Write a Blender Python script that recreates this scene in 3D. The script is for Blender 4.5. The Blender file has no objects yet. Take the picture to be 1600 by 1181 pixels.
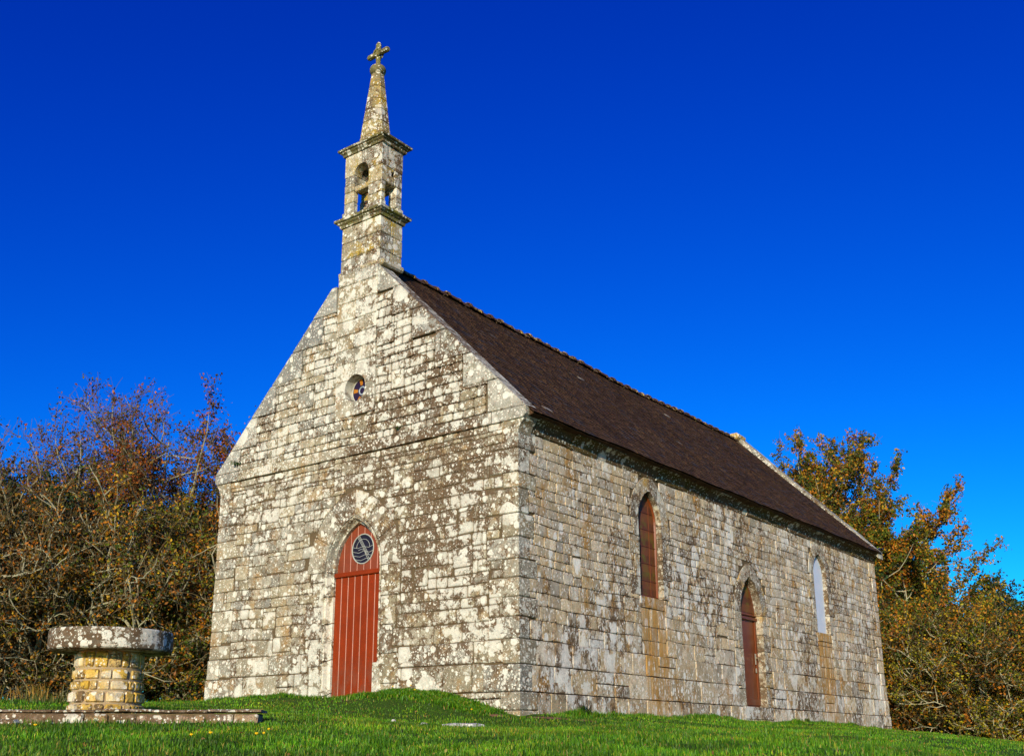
import bpy, math, random
import numpy as np
from mathutils import Matrix, Vector
from mathutils.geometry import tessellate_polygon
R = random.Random(7)
rad = math.radians
scene = bpy.context.scene
COL = scene.collection

# ------------------------------------------------------------------ camera
cd = bpy.data.cameras.new('camera'); cam = bpy.data.objects.new('camera', cd); COL.objects.link(cam)
right = Vector((0.78958616, 0.61363802, 0.00143842)); up = Vector((0.16097234, -0.20938871, 0.96449172)); fw = Vector((-0.59214998, 0.76131777, 0.26410918))
CAM = Vector((10.0294, -13.5410, -0.4754))
cam.matrix_world = Matrix(((right.x, up.x, -fw.x, CAM.x), (right.y, up.y, -fw.y, CAM.y), (right.z, up.z, -fw.z, CAM.z), (0, 0, 0, 1)))
cd.sensor_width = 36; cd.lens = 1674.5 * 36 / 1600; cd.shift_x = 29.01 / 1600; cd.shift_y = 117.3 / 1600
cd.clip_start = 0.1; cd.clip_end = 3000
scene.camera = cam
# ------------------------------------------------------------------ sky and sun
SUN_AZ, SUN_EL = rad(25), rad(17)      # azimuth from -y towards +x
sdir = Vector((math.sin(SUN_AZ) * math.cos(SUN_EL), -math.cos(SUN_AZ) * math.cos(SUN_EL), math.sin(SUN_EL)))
sl = bpy.data.lights.new('sun', 'SUN'); sun = bpy.data.objects.new('sun', sl); COL.objects.link(sun)
sl.energy = 5.0; sl.angle = rad(0.5); sl.color = (1.0, 0.89, 0.70)
sun.rotation_euler = sdir.to_track_quat('Z', 'Y').to_euler(); sun.location = (8, -20, 12)
w = bpy.data.worlds.new('World'); scene.world = w; w.use_nodes = True
nt = w.node_tree; bg = nt.nodes['Background']
sky = nt.nodes.new('ShaderNodeTexSky'); sky.sky_type = 'NISHITA'; sky.sun_disc = False
sky.sun_elevation = SUN_EL; sky.sun_rotation = math.atan2(sdir.x, sdir.y)
sky.air_density = 1.0; sky.dust_density = 0.2; sky.ozone_density = 3.0
# polarised, deeply saturated sky: the physical sky with its own contrast curve per channel, the same all round
sp = nt.nodes.new('ShaderNodeSeparateColor'); cb = nt.nodes.new('ShaderNodeCombineColor'); nt.links.new(sky.outputs[0], sp.inputs[0])
for i, (e_, k_) in enumerate(((3.7, .00115), (2.0, .166), (1.09, 1.49))):
    p_ = nt.nodes.new('ShaderNodeMath'); p_.operation = 'POWER'; p_.inputs[1].default_value = e_
    q_ = nt.nodes.new('ShaderNodeMath'); q_.operation = 'MULTIPLY'; q_.inputs[1].default_value = k_
    nt.links.new(sp.outputs[i], p_.inputs[0]); nt.links.new(p_.outputs[0], q_.inputs[0]); nt.links.new(q_.outputs[0], cb.inputs[i])
nt.links.new(cb.outputs[0], bg.inputs[0])
bg.inputs[1].default_value = 0.10
vs = scene.view_settings
vs.view_transform = 'Standard'; vs.look = 'None'; vs.exposure = 0; vs.gamma = 1; vs.use_curve_mapping = False

# ------------------------------------------------------------------ node helpers
class M_:
    def __init__(s, name, rough=0.9, spec=0.3):
        s.m = bpy.data.materials.new(name); s.m.use_nodes = True; s.nt = s.m.node_tree
        s.b = s.nt.nodes['Principled BSDF']; s.b.inputs['Roughness'].default_value = rough
        s.b.inputs['Specular IOR Level'].default_value = spec
    def put(s, sock, v):
        if v is None: return
        if hasattr(v, 'is_output'): s.nt.links.new(v, sock)
        elif isinstance(v, tuple) and len(v) == 3 and sock.type == 'RGBA': sock.default_value = (*v, 1)
        else: sock.default_value = v
    def n(s, t): return s.nt.nodes.new('ShaderNode' + t)
    def pos(s, scale=(1, 1, 1)):
        q = s.n('NewGeometry'); o = q.outputs['Position']
        if scale == (1, 1, 1): return o
        v = s.n('VectorMath'); v.operation = 'MULTIPLY'; s.put(v.inputs[0], o); v.inputs[1].default_value = scale
        return v.outputs[0]
    def noise(s, vec, scale, detail=3, rough=.5, col=False):
        q = s.n('TexNoise'); s.put(q.inputs['Vector'], vec); q.inputs['Scale'].default_value = scale
        q.inputs['Detail'].default_value = detail; q.inputs['Roughness'].default_value = rough
        return q.outputs['Color' if col else 'Fac']
    def vor(s, vec, scale, rnd=1):
        q = s.n('TexVoronoi'); s.put(q.inputs['Vector'], vec); q.inputs['Scale'].default_value = scale
        q.inputs['Randomness'].default_value = rnd
        sp = s.n('SeparateColor'); s.put(sp.inputs[0], q.outputs['Color'])
        return q.outputs['Distance'], sp.outputs[0], sp.outputs[1]
    def ramp(s, v, a, b, c=0., d=1.):
        q = s.n('MapRange'); s.put(q.inputs[0], v); s.put(q.inputs[1], a); s.put(q.inputs[2], b)
        s.put(q.inputs[3], c); s.put(q.inputs[4], d); return q.outputs[0]
    def math(s, op, a, b=None, clamp=False):
        q = s.n('Math'); q.operation = op; s.put(q.inputs[0], a); s.put(q.inputs[1], b); q.use_clamp = clamp
        return q.outputs[0]
    def mix(s, f, a, b, mode='MIX'):
        q = s.n('Mix'); q.data_type = 'RGBA'; q.blend_type = mode
        s.put(q.inputs[0], f); s.put(q.inputs[6], a); s.put(q.inputs[7], b); return q.outputs[2]
    def attr(s, name, out='Fac'):
        q = s.n('Attribute'); q.attribute_name = name; return q.outputs[out]
    def warp(s, vec, scale, amt):
        c = s.noise(vec, scale, 2, col=True)
        v = s.n('VectorMath'); v.operation = 'MULTIPLY_ADD'; s.put(v.inputs[0], c); v.inputs[1].default_value = (amt,) * 3; s.put(v.inputs[2], vec)
        return v.outputs[0]
    def xyz(s, vec):
        q = s.n('SeparateXYZ'); s.put(q.inputs[0], vec); return q.outputs
    def color(s, c): s.put(s.b.inputs['Base Color'], c)
    def bump(s, h, strength=.5, dist=.02):
        q = s.n('Bump'); s.put(q.inputs['Height'], h); q.inputs['Strength'].default_value = strength
        q.inputs['Distance'].default_value = dist; s.nt.links.new(q.outputs[0], s.b.inputs['Normal'])

def spots(M, P, scale, lo, hi, keep, soft=.06):
    """round lichen colonies: one disc in some of the cells"""
    d, r1, r2 = M.vor(P, scale)
    rr = M.ramp(r2, 0, 1, lo, hi)
    edge = M.math('SUBTRACT', rr, d)
    s_ = M.ramp(edge, 0, soft)
    k = M.ramp(M.math('SUBTRACT', r1, keep), -.001, .001)
    return M.math('MULTIPLY', s_, k)

def stone_material(name, beige=(.40, .335, .205), grey=(.35, .33, .26), stretch=(1, 1, 1), white=.5, brown=.5, ochre=.3,
                   ochre_col=(.34, .18, .04), white_col=(.90, .87, .70), side=False):
    M = M_(name, .95, .06)
    P0 = M.pos(); P = M.pos(stretch); W = M.warp(P, 9, .06)
    W2 = M.warp(P, 30, .025)
    rnd = M.attr('rnd')
    c = M.mix(rnd, beige, grey)
    c = M.mix(1, c, M.ramp(M.math('FRACT', M.math('MULTIPLY', rnd, 7.3)), 0, 1, .70, 1.18), 'MULTIPLY')
    fine = M.noise(P0, 55, 4, .7); mid = M.noise(P, 7, 3, .6)
    c = M.mix(1, c, M.ramp(fine, .28, .72, .55, 1.35), 'MULTIPLY')
    c = M.mix(1, c, M.ramp(mid, .3, .7, .75, 1.2), 'MULTIPLY')
    # ochre staining
    no = M.noise(P, 2.3, 4, .65)
    c = M.mix(M.math('MULTIPLY', M.ramp(no, .52, .66), ochre), c, ochre_col)
    # brown and black crusts; edge also carries painted shade in some recesses
    big = M.noise(P0, .55, 2, .5)
    nb = M.noise(W, 8.5, 6, .78)
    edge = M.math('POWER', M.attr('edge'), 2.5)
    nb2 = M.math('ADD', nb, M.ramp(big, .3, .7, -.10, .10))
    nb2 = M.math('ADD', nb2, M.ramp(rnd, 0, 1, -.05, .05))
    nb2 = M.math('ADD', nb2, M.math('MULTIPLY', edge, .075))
    if not side:
        X, Y, Z = M.xyz(P0)
        # the crust is heaviest on the right of the front between the door and the corner
        gx = M.ramp(M.math('ABSOLUTE', M.math('SUBTRACT', X, -1.9)), 0, 3.0, .105, -.05)
        gz = M.ramp(M.math('ABSOLUTE', M.math('SUBTRACT', Z, 3.4)), 0, 4.0, .03, -.04)
        nb2 = M.math('ADD', nb2, M.math('ADD', gx, gz))
    bm = M.ramp(nb2, .59 - .12 * brown, .64 - .12 * brown)
    c = M.mix(M.math('MULTIPLY', bm, .9), c, M.mix(M.noise(P0, 20, 2), (.05, .032, .017), (.20, .125, .065)))
    dk = M.ramp(M.noise(P0, 34, 3, .7), .62, .70)
    c = M.mix(M.math('MULTIPLY', dk, .65), c, (.05, .038, .028))
    # white lichen
    mask = M.ramp(M.noise(P0, 1.1, 2), .38, .62, 0, 1)
    s1 = M.math('MULTIPLY', spots(M, W, 2.3, .10, .50, .74 - .40 * white), mask)
    s4 = spots(M, W2, 31, .15, .5, .72 - .4 * white)
    s2 = spots(M, W2, 6.5, .10, .50, .80 - .45 * white)
    s3 = spots(M, W2, 15, .12, .5, .80 - .45 * white)
    X_, Y_, Z_ = M.xyz(P0)
    lb = M.math('MULTIPLY', M.ramp(M.math('ABSOLUTE', M.math('SUBTRACT', X_, -3.9)), .3, 1.8, .07, 0), M.math('MULTIPLY', M.ramp(Z_, 4.9, 6.6, 0, 1), M.ramp(Z_, 8.9, 9.5, 1, 0))) if not side else M.ramp(Z_, .2, 2.2, .03, 0)
    if not side: lb = M.math('ADD', lb, M.math('MULTIPLY', M.ramp(M.math('ABSOLUTE', M.math('SUBTRACT', X_, -1.0)), .2, 1.1, .10, 0), M.ramp(M.math('ABSOLUTE', M.math('SUBTRACT', Z_, 1.6)), .2, 1.5, 1, 0)))
    cover = M.ramp(M.math('ADD', M.math('ADD', M.noise(W, 3.5, 5, .7), lb), M.ramp(M.noise(P0, .6, 1), .3, .7, -.10, .10)), .66 - .14 * white, .70 - .14 * white)
    wh = M.math('MAXIMUM', M.math('MAXIMUM', s1, s2), M.math('MAXIMUM', M.math('MAXIMUM', s3, s4), M.math('MULTIPLY', cover, .8)))
    pit = M.ramp(M.noise(P0, 48, 3, .7), .35, .44, .35, 1)
    wh = M.math('MULTIPLY', M.math('MULTIPLY', wh, pit), M.ramp(edge, .3, 1, 1, .55))
    wc = M.mix(M.noise(P0, 13, 3), M.mix(.5, white_col, grey), white_col)
    c = M.mix(M.math('MULTIPLY', wh, .92), c, wc)
    if side:
        c = M.mix(1, c, (1.0, 1.0, 1.0), 'MULTIPLY')
        # rusty run-off below the two windows
        X, Y, Z = M.xyz(P0)
        run = None
        for yc, wd, zt in ((4.30, .40, 2.25), (12.80, .40, 2.25)):
            a = M.ramp(M.math('ABSOLUTE', M.math('SUBTRACT', Y, yc)), wd, wd + .08, 1, 0)
            b_ = M.math('MULTIPLY', M.ramp(Z, zt - .02, zt + .05, 1, 0), M.ramp(Z, -.1, .9, .35, 1))
            q = M.math('MULTIPLY', a, b_)
            run = q if run is None else M.math('MAXIMUM', run, q)
        st = M.ramp(M.noise(M.pos((9, 9, .8)), 1.6, 4, .6), .36, .56)
        c = M.mix(M.math('MULTIPLY', M.math('MULTIPLY', run, st), .85), c, (.46, .235, .045))
    M.color(c)
    h = M.math('ADD', M.math('MULTIPLY', fine, .6), M.math('MULTIPLY', M.noise(P0, 18, 3), .8))
    M.bump(h, .8, .012)
    return M.m

MAT = {}
MAT['front'] = stone_material('lichened_granite_front', white=.76, brown=.52, ochre=.6)
MAT['side'] = stone_material('lichened_granite_side', beige=(.58, .445, .25), grey=(.53, .465, .35), stretch=(1, 1, .62), white=.52, brown=.12, ochre=.85,
                             white_col=(.92, .90, .78), side=True)
MAT['belfry'] = stone_material('lichened_granite_belfry', beige=(.44, .35, .18), white=.58, brown=.85, ochre=1., ochre_col=(.40, .27, .035))
MAT['spire'] = stone_material('ochre_lichened_spire', beige=(.36, .28, .11), grey=(.30, .25, .14), white=.38, brown=.7, ochre=1., ochre_col=(.44, .28, .03))
MAT['coping'] = stone_material('coping_granite', beige=(.42, .39, .30), grey=(.32, .31, .26), white=.35, brown=.1, ochre=.3, ochre_col=(.2, .19, .06))
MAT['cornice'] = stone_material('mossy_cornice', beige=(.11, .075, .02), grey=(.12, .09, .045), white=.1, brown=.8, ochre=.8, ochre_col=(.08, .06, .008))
MAT['jamb'] = stone_material('beige_jamb_granite', beige=(.46, .38, .25), grey=(.38, .34, .26), white=.42, brown=.3, ochre=.8, ochre_col=(.46, .27, .05))  # plain beige stone mix for jambs and voussoirs, no limewash coat
MAT['kerb'] = stone_material('kerb_granite', beige=(.30, .21, .135), grey=(.25, .19, .145), white=.32, brown=.55, ochre=.5, ochre_col=(.32, .2, .05))
MAT['disc'] = stone_material('disc_granite', beige=(.17, .125, .075), grey=(.15, .12, .08), white=.66, brown=.45, ochre=.2, ochre_col=(.2, .15, .03))
MAT['pillar'] = stone_material('yellow_pillar_stone', beige=(.66, .41, .06), grey=(.52, .37, .15), white=.2, brown=.12, ochre=.7, ochre_col=(.50, .30, .03))
MAT['pale'] = stone_material('pale_field_stone', beige=(.6, .56, .5), grey=(.5, .46, .42), white=.5, brown=.15, ochre=.1)

def mat_mortar(name, c1, c2):
    M = M_(name, .95, .1); M.color(M.mix(M.noise(M.pos(), 8, 5, .7), c1, c2)); M.bump(M.noise(M.pos(), 40, 4), .7, .01); return M.m
MAT['mortar'] = mat_mortar('brown_mortar', (.045, .030, .015), (.20, .145, .075))
MAT['mortar_pale'] = mat_mortar('pale_mortar', (.28, .18, .07), (.46, .37, .24))

M = M_('slate', .85, .08)
rn = M.attr('rnd'); P = M.pos()
c = M.mix(rn, (.052, .028, .013), (.072, .040, .020))
c = M.mix(M.ramp(rn, .88, .90), c, (.046, .036, .034))
c = M.mix(M.math('MULTIPLY', M.ramp(M.noise(P, 1.3, 4, .6), .5, .7), .5), c, (.10, .055, .022))
c = M.mix(1, c, M.ramp(M.noise(M.pos((1, 1, 2)), 14, 3, .7), .3, .7, .6, 1.3), 'MULTIPLY')
c = M.mix(M.ramp(rn, .998, .9983), c, (.30, .27, .22))
c = M.mix(1, c, M.ramp(M.noise(M.pos((.35, 3.2, .35)), 2.2, 5, .65), .35, .65, .62, 1.5), 'MULTIPLY')
M.color(c); M.bump(M.noise(P, 30, 3), .4, .006); MAT['slate'] = M.m

M = M_('ridge_clay', .85, .2); P = M.pos()
c = M.mix(M.noise(P, 5, 3), (.05, .028, .02), (.10, .055, .035))
c = M.mix(M.ramp(M.noise(P, 7, 4, .7), .54, .62), c, (.42, .30, .10)); M.color(c); M.bump(M.noise(P, 40, 3), .7, .01); MAT['ridge'] = M.m

def painted(name, c1, c2, rough=.45, grain=(1, 1, .06), spec=.3):
    M = M_(name, rough, spec); g_ = M.noise(M.pos(grain), 45, 4, .6); d_ = M.noise(M.pos(), 3, 4, .6)
    c = M.mix(g_, c1, c2); c = M.mix(1, c, M.ramp(d_, .3, .7, .85, 1.12), 'MULTIPLY')
    Z_ = M.xyz(M.pos())[2]
    gr = M.math('MULTIPLY', M.ramp(Z_, .35, 1.1, 1, 0), M.ramp(M.noise(M.pos((1, 1, .35)), 10, 4, .7), .42, .62))
    c = M.mix(M.math('MULTIPLY', gr, .55), c, (.16, .10, .06))
    M.color(c); M.bump(g_, .25, .004); return M.m
MAT['door'] = painted('red_brown_paint', (.20, .024, .002), (.26, .034, .003), spec=.15)
MAT['door_old'] = painted('worn_red_paint', (.17, .030, .012), (.26, .065, .025), .5, spec=.2)
MAT['groove_highlight'] = painted('painted_groove_highlight', (.50, .25, .14), (.62, .33, .27), .4)  # pale strips that paint the highlights along the plank grooves
MAT['side_door'] = painted('varnished_wood', (.15, .034, .008), (.20, .052, .012), .35, spec=.25)
M = M_('leaded_window', .5, .15); P = M.pos()
X, Y, Z = M.xyz(P)
rowz = M.math('FRACT', M.math('MULTIPLY', Z, 3.1))
c = M.mix(M.noise(M.pos((1, 1, .3)), 9, 4, .7), (.075, .022, .008), (.17, .058, .018))
c = M.mix(M.ramp(M.noise(P, 4.0, 4, .6), .5, .62), c, (.13, .10, .012))
c = M.mix(M.ramp(rowz, .46, .5, 0, .45), c, (.22, .07, .02)); M.color(c); M.bump(M.noise(P, 40, 2), .3, .004); MAT['pane_red'] = M.m
M = M_('blue_grey_board', .5, .4); c = M.mix(M.noise(M.pos((1, 1, .4)), 12, 4, .7), (.50, .58, .66), (.72, .78, .84)); M.color(c); MAT['board'] = M.m
M = M_('dark_glass', .35, .12); M.color(M.mix(M.noise(M.pos(), 6, 2), (.010, .010, .018), (.025, .022, .035))); MAT['glass'] = M.m
M = M_('lead', .5, .5); M.color((.42, .43, .36)); MAT['lead'] = M.m
M = M_('amber_glass', .25, .5); M.color((.38, .14, .012)); MAT['amber'] = M.m
M = M_('pale_glass', .3, .5); M.color((.30, .36, .42)); MAT['pale_glass'] = M.m
M = M_('violet_glass', .3, .12); M.color((.02, .012, .04)); MAT['violet'] = M.m
M = M_('brass', .35, .5); M.b.inputs['Metallic'].default_value = .9; M.color((.7, .62, .45)); MAT['brass'] = M.m
M = M_('soil', .95, .1); M.color(M.mix(M.noise(M.pos(), 20, 5, .7), (.10, .045, .02), (.36, .19, .10))); M.bump(M.noise(M.pos(), 30, 4), .8, .02); MAT['soil'] = M.m

M = M_('turf', .95, .1); P = M.pos()
c = M.mix(M.noise(P, 3, 4), (.028, .062, .007), (.065, .13, .012))
c = M.mix(M.math('MULTIPLY', M.ramp(M.noise(P, 1.4, 4, .7), .56, .66), .7), c, (.09, .05, .022))
M.color(c); M.bump(M.noise(P, 25, 4), .9, .04); MAT['turf'] = M.m

def foliage(name, trans=.3, rough=.55):
    M = M_(name, rough, .3); col = M.attr('Col', 'Color')
    M.color(col)
    t = M.n('BsdfTranslucent'); M.put(t.inputs[0], M.mix(1, col, (1.6, 1.5, .6), 'MULTIPLY'))
    mx = M.n('MixShader'); mx.inputs[0].default_value = trans
    out = M.nt.nodes['Material Output']
    M.nt.links.new(M.b.outputs[0], mx.inputs[1]); M.nt.links.new(t.outputs[0], mx.inputs[2]); M.nt.links.new(mx.outputs[0], out.inputs[0])
    return M.m
MAT['grass'] = foliage('grass_blades', .35, .5)
MAT['leaf'] = foliage('autumn_leaves', .2, .6)
M = M_('bark', .9, .2); P = M.pos()
c = M.mix(M.noise(P, 6, 4, .7), (.20, .18, .09), (.50, .47, .31)); M.color(c); M.bump(M.noise(P, 30, 3), .6, .01); MAT['bark'] = M.m
M = M_('twig', .85, .2); P = M.pos(); M.color(M.mix(M.noise(P, 3, 3), (.07, .05, .022), (.20, .15, .07))); MAT['twig'] = M.m
M = M_('petals', .6, .2); M.color((.85, .55, .01)); MAT['petal'] = M.m
M = M_('stem', .6, .2); M.color((.10, .17, .03)); MAT['stem'] = M.m

# ------------------------------------------------------------------ object helpers
def wloc(o):
    v = Vector(o.location)
    while o.parent: o = o.parent; v += Vector(o.location)
    return v
def tag(o, label=None, cat=None, group=None, kind=None):
    if label: o['label'] = label
    if cat: o['category'] = cat
    if group: o['group'] = group
    if kind: o['kind'] = kind
    return o
def empty(name, loc):
    o = bpy.data.objects.new(name, None); COL.objects.link(o); o.location = loc; o.empty_display_size = .3; return o
def link(name, me, parent=None, loc=(0, 0, 0)):
    o = bpy.data.objects.new(name, me); COL.objects.link(o)
    if parent:
        o.parent = parent; o.location = Vector(loc) - wloc(parent)
    else: o.location = loc
    return o
class MB:
    def __init__(s): s.v = []; s.f = []; s.r = []; s.e = []; s.rnd = .5
    def add(s, vs, fs, orient=True, edge=None):
        k = len(s.v); vs = [tuple(a) for a in vs]
        if orient:
            cx = sum(a[0] for a in vs) / len(vs); cy = sum(a[1] for a in vs) / len(vs); cz = sum(a[2] for a in vs) / len(vs)
            out = []
            for f in fs:
                a, b, c_ = (Vector(vs[f[0]]), Vector(vs[f[1]]), Vector(vs[f[2]]))
                nn = (b - a).cross(c_ - a); mid = sum((Vector(vs[i]) for i in f), Vector()) / len(f)
                out.append(tuple(reversed(f)) if nn.dot(mid - Vector((cx, cy, cz))) < 0 else tuple(f))
            fs = out
        s.v += vs; s.f += [tuple(i + k for i in f) for f in fs]; s.r += [s.rnd] * len(vs); s.e += edge or [0.] * len(vs)
    def build(s, name, mat, parent=None, smooth=False, centre=True):
        c = Vector((0, 0, 0))
        if centre and s.v:
            xs = list(zip(*s.v)); c = Vector([(min(a) + max(a)) / 2 for a in xs])
        me = bpy.data.meshes.new(name)
        me.from_pydata([(a[0] - c.x, a[1] - c.y, a[2] - c.z) for a in s.v], [], s.f)
        at = me.attributes.new('rnd', 'FLOAT', 'POINT'); at.data.foreach_set('value', s.r)
        at = me.attributes.new('edge', 'FLOAT', 'POINT'); at.data.foreach_set('value', s.e)
        me.materials.append(mat)
        if smooth: me.polygons.foreach_set('use_smooth', [True] * len(me.polygons))
        me.update()
        return link(name, me, parent, c)
def bevbox(mb, lo, hi, b=.012, jit=0., fr=None):
    """chamfered block; fr maps local (u,v,n) to world"""
    b = min(b, *[(hi[i] - lo[i]) * .45 for i in range(3)])
    V = []; idx = {}
    for ix in (0, 1):
        for iy in (0, 1):
            for iz in (0, 1):
                cnr = [(lo, hi)[ix][0], (lo, hi)[iy][1], (lo, hi)[iz][2]]
                sg = [1 - 2 * ix, 1 - 2 * iy, 1 - 2 * iz]
                jj = [R.uniform(-jit, jit) for _ in range(3)]
                for ax in range(3):       # vertex lying on the face whose normal is ax
                    p = [cnr[k] + jj[k] + (sg[k] * b if k != ax else 0) for k in range(3)]
                    idx[(ix, iy, iz, ax)] = len(V); V.append(p)
    F = []
    for ax in range(3):
        o1, o2 = [k for k in range(3) if k != ax]
        for s_ in (0, 1):
            q = []
            for a_, b_ in ((0, 0), (1, 0), (1, 1), (0, 1)):
                k = [0, 0, 0]; k[ax] = s_; k[o1] = a_; k[o2] = b_; q.append(idx[(*k, ax)])
            F.append(q)
        for a_ in (0, 1):
            for b_ in (0, 1):
                k0 = [0, 0, 0]; k0[o1] = a_; k0[o2] = b_; k1 = list(k0); k1[ax] = 1
                F.append([idx[(*k0, o1)], idx[(*k1, o1)], idx[(*k1, o2)], idx[(*k0, o2)]])
    for ix in (0, 1):
        for iy in (0, 1):
            for iz in (0, 1): F.append([idx[(ix, iy, iz, 0)], idx[(ix, iy, iz, 1)], idx[(ix, iy, iz, 2)]])
    if fr: V = [fr(*p) for p in V]
    mb.add(V, F)
def frame(o, u, v, n):
    o, u, v, n = map(Vector, (o, u, v, n))
    return lambda a, b, c=0.: o + u * a + v * b + n * c
def clip(poly, nx, ny, d):
    """keep the points where nx*x+ny*y <= d"""
    out = []
    for i in range(len(poly)):
        a, b = poly[i], poly[(i + 1) % len(poly)]
        da, db = nx * a[0] + ny * a[1] - d, nx * b[0] + ny * b[1] - d
        if da <= 0: out.append(a)
        if (da < 0) != (db < 0) and abs(da - db) > 1e-9:
            t = da / (da - db); out.append((a[0] + t * (b[0] - a[0]), a[1] + t * (b[1] - a[1])))
    return out
def area(p): return .5 * sum(p[i][0] * p[(i + 1) % len(p)][1] - p[(i + 1) % len(p)][0] * p[i][1] for i in range(len(p)))
def cen(p): return (sum(a[0] for a in p) / len(p), sum(a[1] for a in p) / len(p))
def stone(mb, poly, fr, proud=.01, back=-.05, gap=.008, bev=.014, jit=.006, rnd=None, cut=.02, warp=False):
    """dressed stone: rounded irregular outline, chamfered edge, gently uneven face"""
    mb.rnd = R.random() if rnd is None else rnd
    if area(poly) < 0: poly = poly[::-1]
    n = len(poly); ins = []
    if warp: poly = [(a + .011 * math.sin(2.1 * b + 1.3 * a) + .007 * math.sin(6.3 * b + a), b + .012 * math.sin(1.7 * a + .6 * b) + .008 * math.sin(5.1 * a + 2 * b)) for a, b in poly]
    for i in range(n):               # inset by half the joint
        a, b, c_ = poly[i - 1], poly[i], poly[(i + 1) % n]
        e1 = (b[0] - a[0], b[1] - a[1]); e2 = (c_[0] - b[0], c_[1] - b[1])
        l1 = math.hypot(*e1) or 1e-6; l2 = math.hypot(*e2) or 1e-6
        n1 = (-e1[1] / l1, e1[0] / l1); n2 = (-e2[1] / l2, e2[0] / l2)
        k = 1 + n1[0] * n2[0] + n1[1] * n2[1]; k = max(k, .3)
        ins.append((b[0] + (n1[0] + n2[0]) / k * gap, b[1] + (n1[1] + n2[1]) / k * gap))
    ring = []
    for i in range(n):
        a, b, c_ = ins[i - 1], ins[i], ins[(i + 1) % n]
        l1 = math.dist(a, b); l2 = math.dist(b, c_)
        if min(l1, l2) < .06: ring.append(b)
        else:
            k = R.uniform(.5, 1.4) * cut
            ring.append((b[0] + (a[0] - b[0]) / l1 * k, b[1] + (a[1] - b[1]) / l1 * k))
            ring.append((b[0] + (c_[0] - b[0]) / l2 * k, b[1] + (c_[1] - b[1]) / l2 * k))
        if l2 > .22 and n < 8:
            j = R.uniform(-jit, jit); t = R.uniform(.35, .65)
            ring.append((b[0] + (c_[0] - b[0]) * t + j, b[1] + (c_[1] - b[1]) * t + j))
    c0 = cen(ring); m_ = len(ring); V = []; tilt = (R.uniform(-.02, .02), R.uniform(-.02, .02))
    def sh(p): d = math.dist(p, c0) or 1; k = max(0, 1 - bev / d); return (c0[0] + (p[0] - c0[0]) * k, c0[1] + (p[1] - c0[1]) * k)
    for p in ring: V.append(fr(p[0], p[1], back))
    for p in ring: V.append(fr(p[0], p[1], proud - bev * R.uniform(.5, 1.1)))
    for p in ring:
        q = sh(p); V.append(fr(q[0], q[1], proud + tilt[0] * (p[0] - c0[0]) + tilt[1] * (p[1] - c0[1]) + R.uniform(-.003, .003)))
    V.append(fr(c0[0], c0[1], proud + R.uniform(0, .006)))
    F = []
    for i in range(m_):
        j = (i + 1) % m_
        F += [(i, j, m_ + j, m_ + i), (m_ + i, m_ + j, 2 * m_ + j, 2 * m_ + i), (2 * m_ + i, 2 * m_ + j, 3 * m_)]
    mb.add(V, F, orient=False, edge=[1.] * (2 * m_) + [.85] * m_ + [0.])
def prism(mb, poly, fr, n0, n1, holes=()):
    """flat slab from n0 to n1 with real holes"""
    loops = [poly] + list(holes)
    if area(loops[0]) < 0: loops[0] = loops[0][::-1]
    loops = [loops[0]] + [h if area(h) < 0 else h[::-1] for h in loops[1:]]
    tri = tessellate_polygon([[Vector((a, b, 0)) for a, b in l] for l in loops])
    pts = [p for l in loops for p in l]; N = len(pts)
    V = [fr(a, b, n0) for a, b in pts] + [fr(a, b, n1) for a, b in pts]; F = []
    for t in tri:
        a_ = area([pts[i] for i in t]); t = tuple(t) if a_ > 0 else tuple(reversed(t))
        F.append(tuple(i + N for i in t)); F.append(tuple(reversed(t)))
    k = 0
    for l in loops:
        for i in range(len(l)):
            j = (i + 1) % len(l); F.append((k + i, k + j, N + k + j, N + k + i))
        k += len(l)
    mb.add(V, F, orient=False)
def tube(mb, pts, rs, sides=6, cap=True):
    V = []; F = []; prev = None
    for i, p in enumerate(pts):
        p = Vector(p); d = (Vector(pts[min(i + 1, len(pts) - 1)]) - Vector(pts[max(i - 1, 0)])).normalized()
        a = d.orthogonal().normalized() if prev is None else (prev - d * prev.dot(d)).normalized()
        prev = a; b = d.cross(a)
        for k in range(sides):
            t = 2 * math.pi * k / sides; V.append(p + (a * math.cos(t) + b * math.sin(t)) * rs[i])
    for i in range(len(pts) - 1):
        for k in range(sides):
            j = (k + 1) % sides; F.append((i * sides + k, i * sides + j, (i + 1) * sides + j, (i + 1) * sides + k))
    if cap: F.append(tuple(range(sides))[::-1]); F.append(tuple((len(pts) - 1) * sides + k for k in range(sides)))
    mb.add(V, F, orient=False)
def lathe(mb, prof, c, seg=48, axis='z'):
    V = []; F = []
    for r_, z_ in prof:
        for k in range(seg):
            t = 2 * math.pi * k / seg; V.append((c[0] + r_ * math.cos(t), c[1] + r_ * math.sin(t), c[2] + z_))
    for i in range(len(prof) - 1):
        for k in range(seg):
            j = (k + 1) % seg; F.append((i * seg + k, i * seg + j, (i + 1) * seg + j, (i + 1) * seg + k))
    mb.add(V, F, orient=False)

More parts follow.
